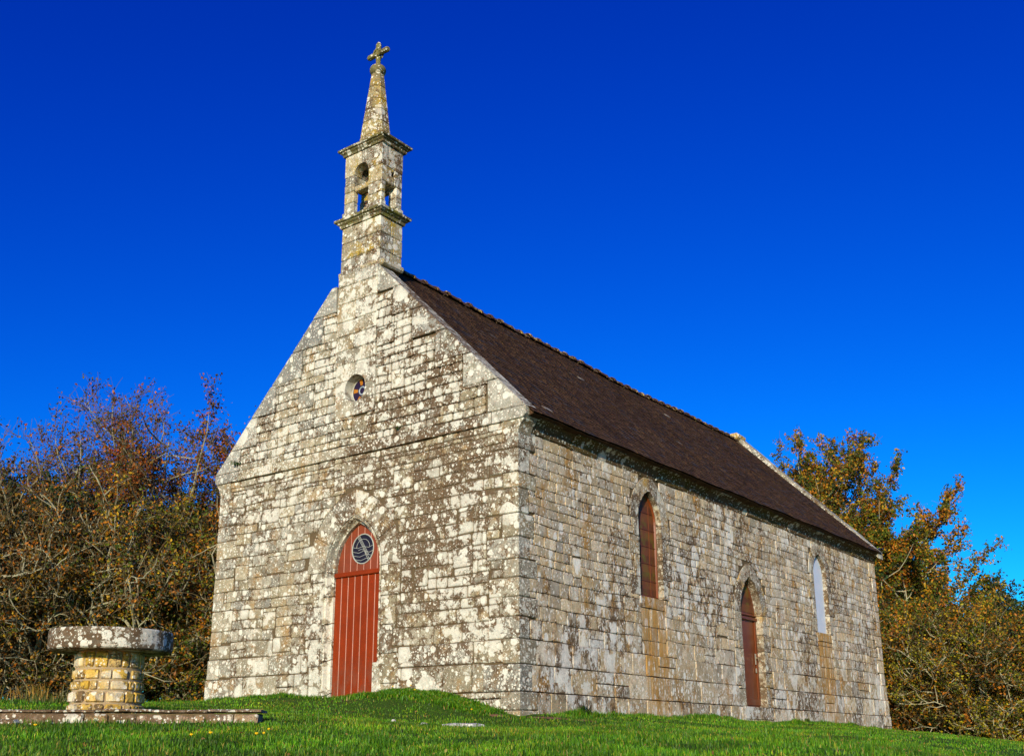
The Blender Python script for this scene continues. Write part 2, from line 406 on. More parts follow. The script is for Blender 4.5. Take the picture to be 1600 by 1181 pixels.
# ------------------------------------------------------------------ ground
CTRL = [(-7.66, 0, .355), (-6.14, 0, .403), (-5.08, 0, .399), (-4.08, 0, .351), (-3.14, 0, .37), (-2.85, 0, .394), (-2.26, -.05, .40), (-1.43, 0, .324),
        (-.76, 0, .189), (-.26, 0, .042), (0.05, 0, -.02), (0.1, .6, .01), (0, 1.25, .035), (0, 2.4, .055), (0, 3.5, .058), (0, 4.4, .035), (0, 5.9, .09),
        (0, 8.5, .0), (0, 10.7, .07), (0, 13.25, .07), (0, 16.6, -.05), (.3, 17.6, -.06),
        (-2.2, -1.0, .17), (-.6, -.7, .0), (1.53, -3.16, -.255), (.15, -2.95, -.17), (-2.02, -1.43, .08), (-4.2, -1.6, .12), (-7, -2, .22), (.59, -.3, -.07),
        (2.75, 1.73, -.22), (2.2, 5.5, -.14), (1.9, 9, -.13), (1.59, 12.6, -.13), (4.96, 2.1, -.31), (5.66, 2.7, -.37), (6.35, 3.3, -.45), (2.75, 13.6, -.28), (3.9, 14.5, -.41),
        (1.29, 19, -.23), (2.68, 20.1, -.42), (7.5, 6, -.7), (6, 14, -.8), (10, 10, -1.4), (10, -2, -1.3), (3, 26, -1.0), (-3, 24, -.6),
        (2.5, -7.6, -.47), (4.4, -6.2, -.47), (5.7, -5.0, -.50), (7.0, -4.2, -.55), (-.17, -7.74, -.34), (-1.2, -8.6, -.40), (3.1, -9.2, -.66), (5.7, -8.0, -.68), (1.3, -10.4, -.72), (7.6, -6.4, -.80),
        (8.2, -11.2, -1.35), (10, -13.5, -2.1), (12, -16, -2.6), (5, -14, -1.6), (13, -9, -2.0),
        (-1.9, -7.3, -.245), (-.77, -6.42, -.235), (.39, -5.5, -.235), (-3.5, -8.7, -.26), (-1.9, -5.9, -.10), (-.9, -5.1, -.10), (-3.6, -7.2, -.10), (.5, -4.5, -.17), (-3.5, -4.5, .05), (-5.4, -4.76, .17),
        (-11.8, -1.94, .38), (-10.26, -.73, .40), (-8.5, .64, .40), (-12, 4, .3), (-14, 8, .2), (-16, 0, .3), (-9, 10, .2), (-9, 17, .0), (-10, -6, .15), (-18, 10, .0), (-20, -6, 0)]
cp = np.array(CTRL)
def tps(r): return np.where(r > 1e-9, r * r * np.log(np.maximum(r, 1e-9)), 0)
_n = len(cp); _K = tps(np.hypot(cp[:, None, 0] - cp[None, :, 0], cp[:, None, 1] - cp[None, :, 1])) + np.eye(_n) * .02
_P = np.c_[np.ones(_n), cp[:, :2]]
_s = np.linalg.solve(np.block([[_K, _P], [_P.T, np.zeros((3, 3))]]), np.r_[cp[:, 2], 0, 0, 0])
def ground(x, y):
    x = np.atleast_1d(np.asarray(x, float)); y = np.atleast_1d(np.asarray(y, float)); out = np.zeros(x.shape)
    for a in range(0, x.size, 20000):
        xx, yy = x.ravel()[a:a + 20000], y.ravel()[a:a + 20000]
        out.ravel()[a:a + 20000] = tps(np.hypot(xx[:, None] - cp[None, :, 0], yy[:, None] - cp[None, :, 1])) @ _s[:_n] + _s[_n] + _s[_n + 1] * xx + _s[_n + 2] * yy
    d = np.hypot(x + 1, y - 1); far = -.8 - np.clip(d - 22, 0, 400) * .05
    k = np.clip((d - 19) / 12, 0, 1); k = k * k * (3 - 2 * k)
    return out * (1 - k) + far * k
def gz(x, y): return float(ground(x, y)[0])
def sheet():
    r = np.concatenate([np.linspace(0, 30, 151), 30 * 1.09 ** np.arange(1, 45)]); t = np.linspace(0, 2 * np.pi, 241)[:-1]
    RR, TT = np.meshgrid(r, t, indexing='ij'); X = -1 + RR * np.cos(TT); Y = 1 + RR * np.sin(TT); Z = ground(X, Y)
    bumps = .012 * np.sin(X * 5.1 + 2 * np.sin(Y * 2.3)) * np.sin(Y * 4.3 + np.sin(X * 3.1)); Z = Z + bumps * (RR < 28)
    V = np.stack([X, Y, Z], -1).reshape(-1, 3); n1, n2 = RR.shape
    i = np.arange(n1 - 1)[:, None]; j = np.arange(n2)[None, :]; j2 = (j + 1) % n2
    F = np.stack([i * n2 + j, (i + 1) * n2 + j, (i + 1) * n2 + j2, i * n2 + j2], -1).reshape(-1, 4)
    me = bpy.data.meshes.new('ground'); me.from_pydata(V.tolist(), [], F.tolist()); me.materials.append(MAT['turf'])
    me.polygons.foreach_set('use_smooth', [True] * len(me.polygons))
    return tag(link('ground', me), kind='structure')
sheet()

# ================================================================== CHAPEL
W, H, L = 7.6, 4.72, 17.0
MX = -3.8
chapel = tag(empty('chapel', (MX, 8.5, 0)), 'old lichen-spotted granite chapel with steep slate roof, red door and small stone belfry', 'chapel')
FF = frame((0, 0, 0), (1, 0, 0), (0, 0, 1), (0, -1, 0))          # front: u=x, v=z
FS = frame((0, 0, 0), (0, 1, 0), (0, 0, 1), (1, 0, 0))           # right side: u=y
FL = frame((-W, 0, 0), (0, -1, 0), (0, 0, 1), (-1, 0, 0))        # left side
FB = frame((0, L, 0), (-1, 0, 0), (0, 0, 1), (0, 1, 0))          # back: u=-x
SL = (8.98 - 4.92) / (3.8 + .20)                                  # gable slope
def slope_x(z): return -3.8 + (8.98 - z) / SL                      # right-hand outline of gable at height z

def pointed(c, a, z0, zs, rise, n=9, grow=0.):
    """door or lancet outline (CCW from bottom left)"""
    a = a + grow; rise = rise + grow
    r = (a * a + rise * rise) / (2 * a); pts = [(c - a, z0 - grow), (c + a, z0 - grow)]
    th = math.acos(max(-1, min(1, (r - a) / r)))
    for i in range(n + 1): t = th * i / n; pts.append((c + a - r + r * math.cos(t), zs + r * math.sin(t)))
    for i in range(n - 1, -1, -1): t = th * i / n; pts.append((c - a + r - r * math.cos(t), zs + r * math.sin(t)))
    return pts
def circle(c, z, r, n=28): return [(c + r * math.cos(2 * math.pi * i / n), z + r * math.sin(2 * math.pi * i / n)) for i in range(n)]

OPEN = {'door': (-3.705, .59, .2, 2.60, .87, .16), 'w1': (4.235, .43, 2.24, 3.69, .60, .125), 'd2': (8.59, .53, .36, 2.35, .82, .17), 'w3': (12.79, .42, 2.27, 3.70, .55, .10)}
OC = (-3.78, 6.03, .27)

# --- wall cores (mortar bed the stones sit in)
def core(name, poly, fr, holes=()):
    mb = MB(); prism(mb, poly, fr, -.55, -.012, holes); return mb.build(name, MAT['mortar'], chapel)
door_hole = pointed(*OPEN['door'][:5], grow=.14)
front_wall = core('front_wall', [(-W + .05, -.4), (-.03, -.4), (-.03, 4.80), (slope_x(4.80) - .12, 4.82), (-3.8, 8.86), (-W - (slope_x(4.80)) + .12, 4.82), (-W + .05, 4.80)], FF,
                  [door_hole, circle(OC[0], OC[1], OC[2] + .02)])
side_wall = core('side_wall', [(.56, -.4), (L - .56, -.4), (L - .56, 4.66), (.56, 4.66)], FS, [pointed(*OPEN[k][:5], grow=.02) for k in ('w1', 'd2', 'w3')])
left_wall = core('left_wall', [(-L + .56, -.4), (-.56, -.4), (-.56, 4.66), (-L + .56, 4.66)], FL)
back_wall = core('back_wall', [(.03, -.4), (W - .03, -.4), (W - .03, 4.8), (3.8, 8.83), (.03, 4.8)], FB)
WALLS = {'f': (front_wall, FF, 'front', Vector((0, -1, 0))), 's': (side_wall, FS, 'side', Vector((1, 0, 0))),
         'l': (left_wall, FL, 'side', Vector((-1, 0, 0))), 'b': (back_wall, FB, 'side', Vector((0, 1, 0)))}
SPECS = []      # rubble: (wall, poly, proud)

def put(name, wall, poly, proud, back=-.05, mat=None, gap=.006, bev=.014, cut=.02, rnd=None, warp=False):
    par, fr, mk, _ = WALLS[wall]; bev = bev if wall != 's' else bev * .45; mb = MB(); stone(mb, poly, fr, proud, back, gap, bev, cut=cut, rnd=rnd, warp=warp); return mb.build(name, mat or MAT[mk], par)
def rects_minus(r, h):
    """rectangle r minus rectangle h"""
    a, b, c_, d = r; p, q, s_, t = h
    if p >= b or q <= a or s_ >= d or t <= c_: return [r]
    out = []
    if p > a: out.append((a, p, c_, d))
    if q < b: out.append((q, b, c_, d))
    a2, b2 = max(a, p), min(b, q)
    if s_ > c_: out.append((a2, b2, c_, s_))
    if t < d: out.append((a2, b2, t, d))
    return out
def rubble(wall, u0, u1, v0, v1, hfun, wr, holes, discs=(), lines=(), pr=(.0, .009), big=0):
    holes = list(holes)
    for _ in range(big):
        wd_, hh_ = R.uniform(.26, .55), R.uniform(.28, .38); a_, c__ = R.uniform(u0, u1 - wd_), R.uniform(v0, v1 - hh_); b_, d_ = a_ + wd_, c__ + hh_
        if any(a_ < h_[1] + .02 and b_ > h_[0] - .02 and c__ < h_[3] + .02 and d_ > h_[2] - .02 for h_ in holes): continue
        cs = [(a_, c__), (b_, c__), (b_, d_), (a_, d_)]
        if any(l_[0] * x_ + l_[1] * y_ > l_[2] for l_ in lines for x_, y_ in cs): continue
        if any(math.dist(cen(cs), ((ds[0], ds[1]) if len(ds) == 3 else (ds[0], ds[2] + .3))) < ds[-1] + .1 for ds in discs): continue
        holes.append((a_, b_, c__, d_)); SPECS.append((wall, cs, R.uniform(*pr)))
    v = v0
    while v < v1 - .02:
        h = hfun(v) * R.uniform(.80, 1.24)
        if v + h > v1 - .06: h = v1 - v
        u = u0 - R.uniform(0, wr[0])
        while u < u1:
            wd = R.uniform(*wr) * (1 + .3 * (h > .3)); nxt = u + wd
            rr = [(max(u, u0), min(nxt, u1), v, v + h)]
            if h > .24 and R.random() < .12: rr = [(rr[0][0], rr[0][1], v, v + h / 2), (rr[0][0], rr[0][1], v + h / 2, v + h)]
            for hl in holes:
                rr = [q for r_ in rr for q in rects_minus(r_, hl)]
            for a, b, c_, d in rr:
                if b - a < .05 or d - c_ < .045: continue
                poly = [(a, c_), (b, c_), (b, d), (a, d)]
                for ln in lines:
                    poly = clip(poly, *ln)
                    if len(poly) < 3: break
                ok = len(poly) >= 3
                for ds in discs:
                    if not ok: break
                    q = cen(poly); best = None
                    if len(ds) == 3: arcs = [ds]
                    else: arcs = [(ds[0] + ds[1] - ds[3], ds[2], ds[3]), (ds[0] - ds[1] + ds[3], ds[2], ds[3])] if q[1] > ds[2] else []   # two arcs of a pointed head
                    for cx, cy, r_ in arcs:
                        sd = math.dist(q, (cx, cy)) - r_
                        if best is None or sd > best[0]: best = (sd, cx, cy, r_)
                    if best:
                        sd, cx, cy, r_ = best
                        if sd < 0: ok = False; break
                        k = math.dist(q, (cx, cy)); nx, ny = (cx - q[0]) / k, (cy - q[1]) / k
                        if min(math.dist(p_, (cx, cy)) for p_ in poly) < r_:
                            poly = clip(poly, nx, ny, nx * cx + ny * cy - r_); ok = len(poly) >= 3
                if ok and area(poly) > .004: SPECS.append((wall, poly, R.uniform(*pr)))
            u = nxt
        v += h

def voussoirs(wall, key, band, cuts, back, mat=None, proud=.008, name='voussoir', inner=0.):
    c, a, z0, zs, rise, _ = OPEN[key]; a += inner; rise += inner
    r = (a * a + rise * rise) / (2 * a); th = math.acos((r - a) / r)
    for sgn in (1, -1):
        cx = c + sgn * (a - r)
        for i in range(len(cuts) - 1):
            t0, t1 = th * cuts[i], th * cuts[i + 1]
            if i == len(cuts) - 2: t1 += .5
            bb = band
            inn = [(cx + sgn * r * math.cos(t0 + (t1 - t0) * k / 4), zs + r * math.sin(t0 + (t1 - t0) * k / 4)) for k in range(5)]
            out = [(cx + sgn * (r + bb) * math.cos(t0 + (t1 - t0) * k / 4), zs + (r + bb) * math.sin(t0 + (t1 - t0) * k / 4)) for k in (4, 3, 2, 1, 0)]
            poly = clip(inn + out, -sgn, 0, -sgn * c)
            if len(poly) > 2: put(name, wall, poly, proud, back, mat, gap=.005, bev=.012, cut=0)
def jambs(wall, key, widths, heights, ztop, back, mat=None, proud=.012, inner=0., z0=None):
    c, a, zb, zs, rise, _ = OPEN[key]; hol = []; a += inner
    for sgn in (1, -1):
        z = zb if z0 is None else z0; i = 0 if sgn > 0 else 1
        while z < ztop - .02:
            h = heights[i % len(heights)] * R.uniform(.9, 1.1)
            if z + h > ztop - .12: h = ztop - z
            wd = widths[i % len(widths)] * R.uniform(.92, 1.08)
            u0, u1 = (c + a, c + a + wd) if sgn > 0 else (c - a - wd, c - a)
            put('jamb_stone', wall, [(u0, z), (u1, z), (u1, z + h), (u0, z + h)], proud, back, mat, gap=.005, bev=.01, cut=.006)
            hol.append((u0, u1, z, z + h)); z += h; i += 1
    return hol

# --- quoins
qh = []     # heights shared by the near corner
hol_f, hol_s, hol_l, hol_b = [], [], [], []
def quoins(cx, cy, sx, sy, hf, hs, mat_k):
    """corner blocks: cx,cy corner, sx/sy outward signs"""
    z = -.35; i = R.randint(0, 1)
    while z < H - .2:
        h = (.42 if z < 1.1 else R.uniform(.24, .42))
        if z < .35 and z + h > .35: h = .35 - z
        elif z < .77 and z + h > .72: h = .77 - z
        elif z < 1.16 and z + h > 1.1: h = 1.16 - z
        if z + h > H - .32: h = H - .14 - z
        a, b = (.62, .30) if i % 2 else (.30, .46)
        a *= R.uniform(.9, 1.1); b *= R.uniform(.9, 1.1)
        pr = .012 + (.05 if z < .34 else .035 if z < .76 else .018 if z < 1.15 else 0)
        lo = [min(cx + sx * pr, cx - sx * a), min(cy + sy * pr, cy - sy * b), z + .006]
        hi = [max(cx + sx * pr, cx - sx * a), max(cy + sy * pr, cy - sy * b), z + h - .006]
        mb = MB(); mb.rnd = R.random(); bevbox(mb, lo, hi, .014, .003); mb.build('quoin', MAT[mat_k], front_wall if cy == 0 else back_wall)
        if hf is not None: hf.append((min(-sx * 0 + cx - sx * a, cx), max(cx - sx * a, cx), z, z + h) if hf is hol_f else ((-cx), -(cx - sx * a), z, z + h) if cx == 0 else (-(cx - sx * a), -cx, z, z + h))
        hs.append((cy, cy - sy * b, z, z + h) if (hs is hol_s and sy < 0) else (cy - sy * b, cy, z, z + h) if hs is hol_s else (-(cy - sy * b), -cy, z, z + h) if sy < 0 else (-cy, -(cy - sy * b), z, z + h))
        z += h; i += 1
quoins(0, 0, 1, -1, hol_f, hol_s, 'front')
quoins(-W, 0, -1, -1, hol_f, hol_l, 'front')
quoins(0, L, 1, 1, hol_b, hol_s, 'side')
quoins(-W, L, -1, 1, hol_b, hol_l, 'side')

# --- side wall openings
for key in ('w1', 'd2', 'w3'):
    c, a, z0, zs, rise, dp = OPEN[key]
    hol_s += [(c - a, c + a, z0, zs)]
    hol_s += jambs('s', key, (.20, .36), (.42, .34, .46, .38), zs, -dp - .06, MAT['jamb'])
    voussoirs('s', key, .30, (0, .5, 1), -dp - .06, MAT['jamb'])
    if key != 'd2':
        put('sill', 's', [(c - a - .04, z0 - .22), (c + a + .04, z0 - .22), (c + a + .04, z0), (c - a - .04, z0)], .006, -dp - .06, MAT['side'], gap=.005)
        hol_s.append((c - a - .04, c + a + .04, z0 - .22, z0))
        # stone infill below the sill
        z = 1.16
        while z < z0 - .23:
            h = min(.26, z0 - .22 - z); h = h if z0 - .22 - z - h > .1 else z0 - .22 - z
            for k in range(3):
                u = c - a + .02 + k * .30; put('infill_stone', 's', [(u, z), (u + .30, z), (u + .30, z + h), (u, z + h)], -.004, -.05, gap=.006)
            z += h
        hol_s.append((c - a + .02, c - a + .92, 1.16, z0 - .22))
put('door_step', 's', [(7.9, .10), (9.36, .10), (9.36, .36), (7.9, .36)], .045, -.35, MAT['side'], gap=.004)
hol_s.append((7.9, 9.36, .10, .36))
def arcs_of(key, band):
    c, a, z0, zs, rise, _ = OPEN[key]; r = (a * a + rise * rise) / (2 * a)
    return (c, a + band, zs, r + band)
side_discs = [arcs_of(k, .30) for k in ('w1', 'd2', 'w3')]
hs_fun = lambda z: .172 if z > 2.1 else .22 if z > 1.5 else .27
LSP = len(SPECS)
for z0_, z1_, pr_ in ((-.35, .35, .05), (.35, .77, .035), (.77, 1.16, .018)):      # plinth courses
    rubble('s', 0, L, z0_, z1_, lambda z: (z1_ - z0_ if z0_ > 0 else .7), (.30, .62), hol_s, side_discs, pr=(pr_, pr_ + .01))
PL = SPECS[LSP:]; del SPECS[LSP:]
for wl, poly, pr_ in PL: put('plinth_stone', wl, poly, pr_, -.05, gap=.008, bev=.02)
rubble('s', 0, L, 1.16, 4.56, hs_fun, (.20, .40), hol_s, side_discs, big=14)
# --- left and back walls (seen only from elsewhere)
rubble('l', -L, 0, -.3, 4.56, lambda z: .24, (.3, .55), hol_l)
rubble('b', 0, W, -.3, H, lambda z: .24, (.3, .55), hol_b)
rubble('b', 0, W, H, 8.8, lambda z: .24, (.3, .55), [], lines=[(SL, 1, 4.72 + SL * 7.4), (-SL, 1, 4.72 - SL * .2)])

# --- front wall
c, a, z0, zs, rise, dp = OPEN['door']
hol_f += [(c - a - .13, c + a + .13, -.4, zs)]
hol_f += jambs('f', 'door', (.34, .44, .30), (.62, .46, .55, .5), zs, -.05, inner=.13, z0=-.1)
voussoirs('f', 'door', .46, (0, .38, .72, 1), -.05, inner=.13)
def moulding():
    """hollow chamfered inner order of the doorway, in four lengths each side"""
    r0 = pointed(c, a, -.1, zs, rise, 12, grow=0.0); r1 = pointed(c, a, -.1, zs, rise, 12, grow=.135)
    n = len(r0); seq0 = r0[1:] + r0[:1]; seq1 = r1[1:] + r1[:1]
    # path goes from bottom right, up, over the apex and down to bottom left
    prof = [(1.0, .012), (.86, .016), (.80, -.012), (.72, -.012), (.62, .004), (.50, -.01), (.30, -.085), (.12, -.11), (.0, -.12), (.0, -.30)]
    def sweep(p0, p1):
        mb = MB(); mb.rnd = R.random(); V = []; F = []
        for (a0, a1) in zip(p0, p1):
            for t, nn in prof:
                V.append(FF(a0[0] + (a1[0] - a0[0]) * t, a0[1] + (a1[1] - a0[1]) * t, nn))
        k = len(prof)
        for i in range(len(p0) - 1):
            for j in range(k - 1): F.append((i * k + j, (i + 1) * k + j, (i + 1) * k + j + 1, i * k + j + 1))
        F.append(tuple(range(k))); F.append(tuple((len(p0) - 1) * k + j for j in range(k)))
        mb.add(V, F, orient=False); mb.build('moulded_jamb', MAT['front'], front_wall)
    def lerp(p, q, t): return (p[0] + (q[0] - p[0]) * t, p[1] + (q[1] - p[1]) * t)
    for side in (0, 1):
        if side == 0: b0, t0, b1, t1 = seq0[0], seq0[1], seq1[0], seq1[1]
        else: b0, t0, b1, t1 = seq0[-1], seq0[-2], seq1[-1], seq1[-2]
        zc = [0, .2, .42, .66, .84, 1]
        for i in range(5):
            e = .0035
            sweep([lerp(b0, t0, zc[i] + e), lerp(b0, t0, zc[i + 1] - e)], [lerp(b1, t1, zc[i] + e), lerp(b1, t1, zc[i + 1] - e)])
    mid = len(seq0[1:-1]) // 2; arc0, arc1 = seq0[1:-1], seq1[1:-1]
    for s_, e_ in ((0, mid // 2), (mid // 2, mid), (mid, mid + mid // 2), (mid + mid // 2, len(arc0) - 1)): sweep(arc0[s_:e_ + 1], arc1[s_:e_ + 1])
moulding()
mb = MB(); bevbox(mb, (-3.13, -.03, -.2), (-2.93, .24, .92), .012, .004); mb.build('jamb_stone', MAT['front'], front_wall)
front_discs = [(c, a + .13 + .46, zs, ((a + .13) ** 2 + (rise + .13) ** 2) / (2 * (a + .13)) + .46)]
lower_zone = (-4.28, -3.22, 4.10, H)
hol_f.append(lower_zone)
rubble('f', *lower_zone[:2], lower_zone[2], lower_zone[3], lambda z: .31, (.40, .6), [], front_discs)
def hf(z):
    return .40 if z < .8 else .28 if z < 1.5 else .20 if z < 3.2 else .185
for z0_, z1_, pr_ in ((-.35, .35, .045), (.35, .80, .03), (.80, 1.16, .012)):
    k0 = len(SPECS)
    rubble('f', -W, 0, z0_, z1_, lambda z: (z1_ - z0_ if z0_ > 0 else .7), (.36, .75), hol_f, front_discs, pr=(pr_, pr_ + .01))
    pl = SPECS[k0:]; del SPECS[k0:]
    for wl, poly, pp in pl: put('plinth_stone', wl, poly, pp, -.05, gap=.008, bev=.02)
rubble('f', -W, 0, 1.16, H - .13, hf, (.16, .52), hol_f, front_discs, big=60)
rubble('f', -W, 0, H - .13, H, lambda z: .13, (.3, .6), [lower_zone])
# gable: proud of the wall below, on a continuous bed of long blocks
GP = .035
band = (H, 4.93)
u = -W - .19
while u < .2:
    nx = min(u + R.uniform(.7, 1.2), .20); nx = .20 if nx > -.5 else nx
    if u < -W: nx = -W + .55
    u1 = nx
    if u1 == .20 and u < -.75: u1 = -.52
    poly = [(u, band[0]), (u1, band[0]), (u1, band[1]), (u, band[1])]
    kn = ''
    if u < -W: poly = [(u + .07, band[0]), (u1, band[0]), (u1, band[1]), (u + .0, band[1]), (u, band[0] + .06)]; kn = 'k'
    if u1 == .20: poly = [(u, band[0]), (u1 - .07, band[0]), (u1, band[0] + .06), (u1, band[1]), (u, band[1])]; kn = 'k'
    put('kneeler' if kn else 'string_stone', 'f', poly, GP + .012, -.34 if kn else -.05, MAT['coping'] if kn else None, gap=.004, cut=.008)
    if u1 >= .19: break
    u = u1
hol_g = []
# raking coping: stepped blocks with the slope as outer edge
zrows = [4.93, 5.50, 6.10, 6.68, 7.26, 7.84, 8.38]
for sgn in (1, -1):
    for i in range(len(zrows) - 1):
        za, zb = zrows[i], zrows[i + 1]
        if sgn < 0: za, zb = za - (0 if i == 0 else .12), zb - .12
        xo0, xo1 = slope_x(za), slope_x(zb); xin = xo1 - R.uniform(.12, .32)
        if i == 5: xin = max(xin, -3.28)
        f = (lambda x: x) if sgn > 0 else (lambda x: -7.6 - x)
        poly = [(f(xin), za), (f(xo0), za), (f(xo1), zb), (f(xin), zb)]
        put('coping_stone', 'f', poly, GP + .012, -.30, MAT['coping'], gap=.005, cut=.01)
        hol_g.append((min(f(xin), f(xo0)), max(f(xin), f(xo0)), za, zb))
# central shaft running up to the belfry
SX0, SX1 = -4.34, -3.285
zz = 6.56; i = 0
pil = []
while zz < 9.50:
    h = R.uniform(.28, .38); h = h if zz + h < 9.40 else 9.50 - zz
    if abs(zz + h - 8.46) < .17: h = 8.46 - zz
    sp = SX0 + (.42 if i % 2 else .66) * (SX1 - SX0) + R.uniform(-.05, .05)
    pil.append((zz, h, sp)); zz += h; i += 1
hol_g += [(SX0, SX1, 6.56, 9.3), (-4.30, -3.26, 5.50, 6.56)]
for a_, b_, c_, d_ in ((-4.30, -3.80, 5.50, 5.86), (-3.80, -3.26, 5.50, 5.80), (-4.30, -3.86, 5.86, 6.22), (-3.80, -3.26, 5.80, 6.14), (-4.30, -3.80, 6.22, 6.56), (-3.80, -3.26, 6.14, 6.56)):
    e = .0045; cs = [(a_ + e, c_ + e), (b_ - e, c_ + e), (b_ - e, d_ - e), (a_ + e, d_ - e)]; poly = []
    for i_ in range(4):
        p_, q_ = cs[i_], cs[(i_ + 1) % 4]; poly += [(p_[0] + (q_[0] - p_[0]) * k / 60, p_[1] + (q_[1] - p_[1]) * k / 60) for k in range(60)]
    ins = [math.dist(p_, OC[:2]) < OC[2] for p_ in poly]
    if any(ins):
        k = next(i_ for i_ in range(240) if ins[i_] and not ins[i_ - 1]); poly = poly[k:] + poly[:k]; ins = ins[k:] + ins[:k]
        kp = [p_ for p_, f_ in zip(poly, ins) if not f_]; A_, B_ = kp[-1], kp[0]
        ta, tb = math.atan2(A_[1] - OC[1], A_[0] - OC[0]), math.atan2(B_[1] - OC[1], B_[0] - OC[0]); dt = (tb - ta + math.pi) % (2 * math.pi) - math.pi
        kp = [p_ for i_, p_ in enumerate(kp) if i_ in (0, len(kp) - 1) or p_ in cs]
        poly = kp + [(OC[0] + OC[2] * math.cos(ta + dt * k / 10), OC[1] + OC[2] * math.sin(ta + dt * k / 10)) for k in range(1, 10)]
    else: poly = cs
    mb = MB(); mb.rnd = R.random(); prism(mb, poly, FF, -.30, GP + R.uniform(.002, .008))
    mb.e = [0. if v_[1] < 0 else 1.2 for v_ in mb.v]; mb.build('surround_stone', MAT['front'], front_wall)  # reveal darkened through the edge mask: painted shade inside the round opening
rubble('f', -W, 0, 4.93, 8.3, lambda z: .165, (.14, .42), hol_g, [], lines=[(SL, 1, 8.98 - SL * 3.8 - .02), (-SL, 1, 8.98 + SL * 3.8 - .02)], pr=(GP, GP + .010), big=22)

# --- rubble: the 300 largest in the picture as stones, the rest joined
def score(s_):
    par, fr, mk, nn = WALLS[s_[0]]; q = cen(s_[1]); p = fr(q[0], q[1]); d = CAM - p
    return -1 if nn.dot(d) < 0 else abs(area(s_[1])) * nn.dot(d) / d.length ** 3
SPECS.sort(key=score, reverse=True)
rest = {}
for i, (wl, poly, pr_) in enumerate(SPECS):
    g_ = R.uniform(.003, .0075)
    if i < 300: put('stone', wl, poly, pr_, gap=g_, warp=True, cut=.026)
    else: stone(rest.setdefault(wl, MB()), poly, WALLS[wl][1], pr_, -.05, g_ * (1 if wl == 'f' else .8), .012 if wl == 'f' else .006, warp=True)
for wl, mb in rest.items(): tag(mb.build('small_stones', MAT[WALLS[wl][2]], WALLS[wl][0]), kind='stuff')

# --- belfry
belfry = None
mb = MB(); bevbox(mb, (SX0 + .03, .03, 8.3), (SX1 - .03, .60, 9.5), .01); belfry = mb.build('belfry', MAT['mortar'], chapel)
def block(name, lo, hi, par=belfry, mat='belfry', b=.014, j=.004, rnd=None):
    mb = MB(); mb.rnd = R.random() if rnd is None else rnd; bevbox(mb, lo, hi, b, j); return mb.build(name, MAT[mat], par)
BD = .63
for i, (z, h, sp) in enumerate(pil):
    dd = BD if z > 8.3 else .30
    y0 = -GP - .012 if z < 8.44 else -.006
    if z > 8.3:
        yy = (.30, .38)[i % 2]
        block('shaft_stone', (SX0, y0, z + .004), (sp - .004, BD, z + h - .004)); block('shaft_stone', (sp + .004, y0, z + .004), (SX1, yy, z + h - .004))
        block('shaft_stone', (sp + .004, yy + .008, z + .004), (SX1, BD, z + h - .004))
    else:
        block('shaft_stone', (SX0, y0, z + .004), (sp - .004, dd, z + h - .004), front_wall, 'front'); block('shaft_stone', (sp + .004, y0, z + .004), (SX1, dd, z + h - .004), front_wall, 'front')
for x0, x1 in ((SX0 - .09, SX0 + .02), (SX1 - .02, SX1 + .10)):
    block('weathering_stone', (x0, .0, 8.44), (x1, BD - .02, 8.56), b=.03)
block('weathering_stone', (-3.75, -.055, 8.44), (-3.33, .04, 8.53), b=.02)
def moulded(z0, z1, ov, name, rnd=.4):
    """square cornice made from two stones, with stepped and hollow profile"""
    h = z1 - z0; cx, cy = MX - .012, BD / 2; hx, hy = (SX1 - SX0) / 2, BD / 2
    prof = [(0, z0), (ov * .25, z0 + .004), (ov * .32, z0 + h * .28), (ov * .62, z0 + h * .42), (ov * .68, z0 + h * .52), (ov * .98, z0 + h * .60), (ov, z0 + h * .85), (ov * .7, z1 - .004), (-.1, z1)]
    for sx0, sx1 in ((-1, .12), (.13, 1)):
        V = []; F = []
        for o, z in prof:
            xa = cx + (sx0 * (hx + o) if sx0 == -1 else sx0 * hx); xb = cx + (sx1 * (hx + o) if sx1 == 1 else sx1 * hx)
            V += [(xa, cy - hy - o, z), (xb, cy - hy - o, z), (xb, cy + hy + o, z), (xa, cy + hy + o, z)]
        for i in range(len(prof) - 1):
            for k in range(4): j = (k + 1) % 4; F.append((i * 4 + k, i * 4 + j, i * 4 + 4 + j, i * 4 + 4 + k))
        F.append((3, 2, 1, 0)); n = len(prof) * 4; F.append((n - 4, n - 3, n - 2, n - 1))
        mb = MB(); mb.rnd = R.random(); mb.add(V, F, orient=False); mb.build(name, MAT['belfry_cornice'], belfry)
MAT['belfry_cornice'] = stone_material('mossy_belfry_cornice', beige=(.17, .145, .05), grey=(.18, .16, .08), white=.2, brown=.45, ochre=.8, ochre_col=(.22, .21, .03))
moulded(9.49, 9.69, .125, 'lower_cornice')
# bell chamber: x -4.32..-3.30, y 0..0.6
BX0, BX1, BY0, BY1 = -4.325, -3.30, .0, .60
block('base_stone', (BX0 - .03, BY0 - .02, 9.69), (-4.03, BY1 + .02, 9.83)); block('base_stone', (-3.69, BY0 - .02, 9.69), (BX1 + .03, .12, 9.83)); block('base_stone', (-3.69, .45, 9.69), (BX1 + .03, BY1 + .02, 9.83))
px0, px1, py0, py1 = -4.06, -3.665, .13, .43
for x0, x1 in ((BX0, px0), (px1, BX1)):
    for y0, y1 in ((BY0, py0), (py1, BY1)):
        if y0 > .3 and x0 == px1: x0 += .15
        zs_ = 9.83; zc = 9.83 + R.uniform(.18, .26)
        block('pillar_stone', (x0, y0, zs_ + .003), (x1, y1, zc - .003)); block('pillar_stone', (x0, y0, zc + .003), (x1, y1, 10.265))
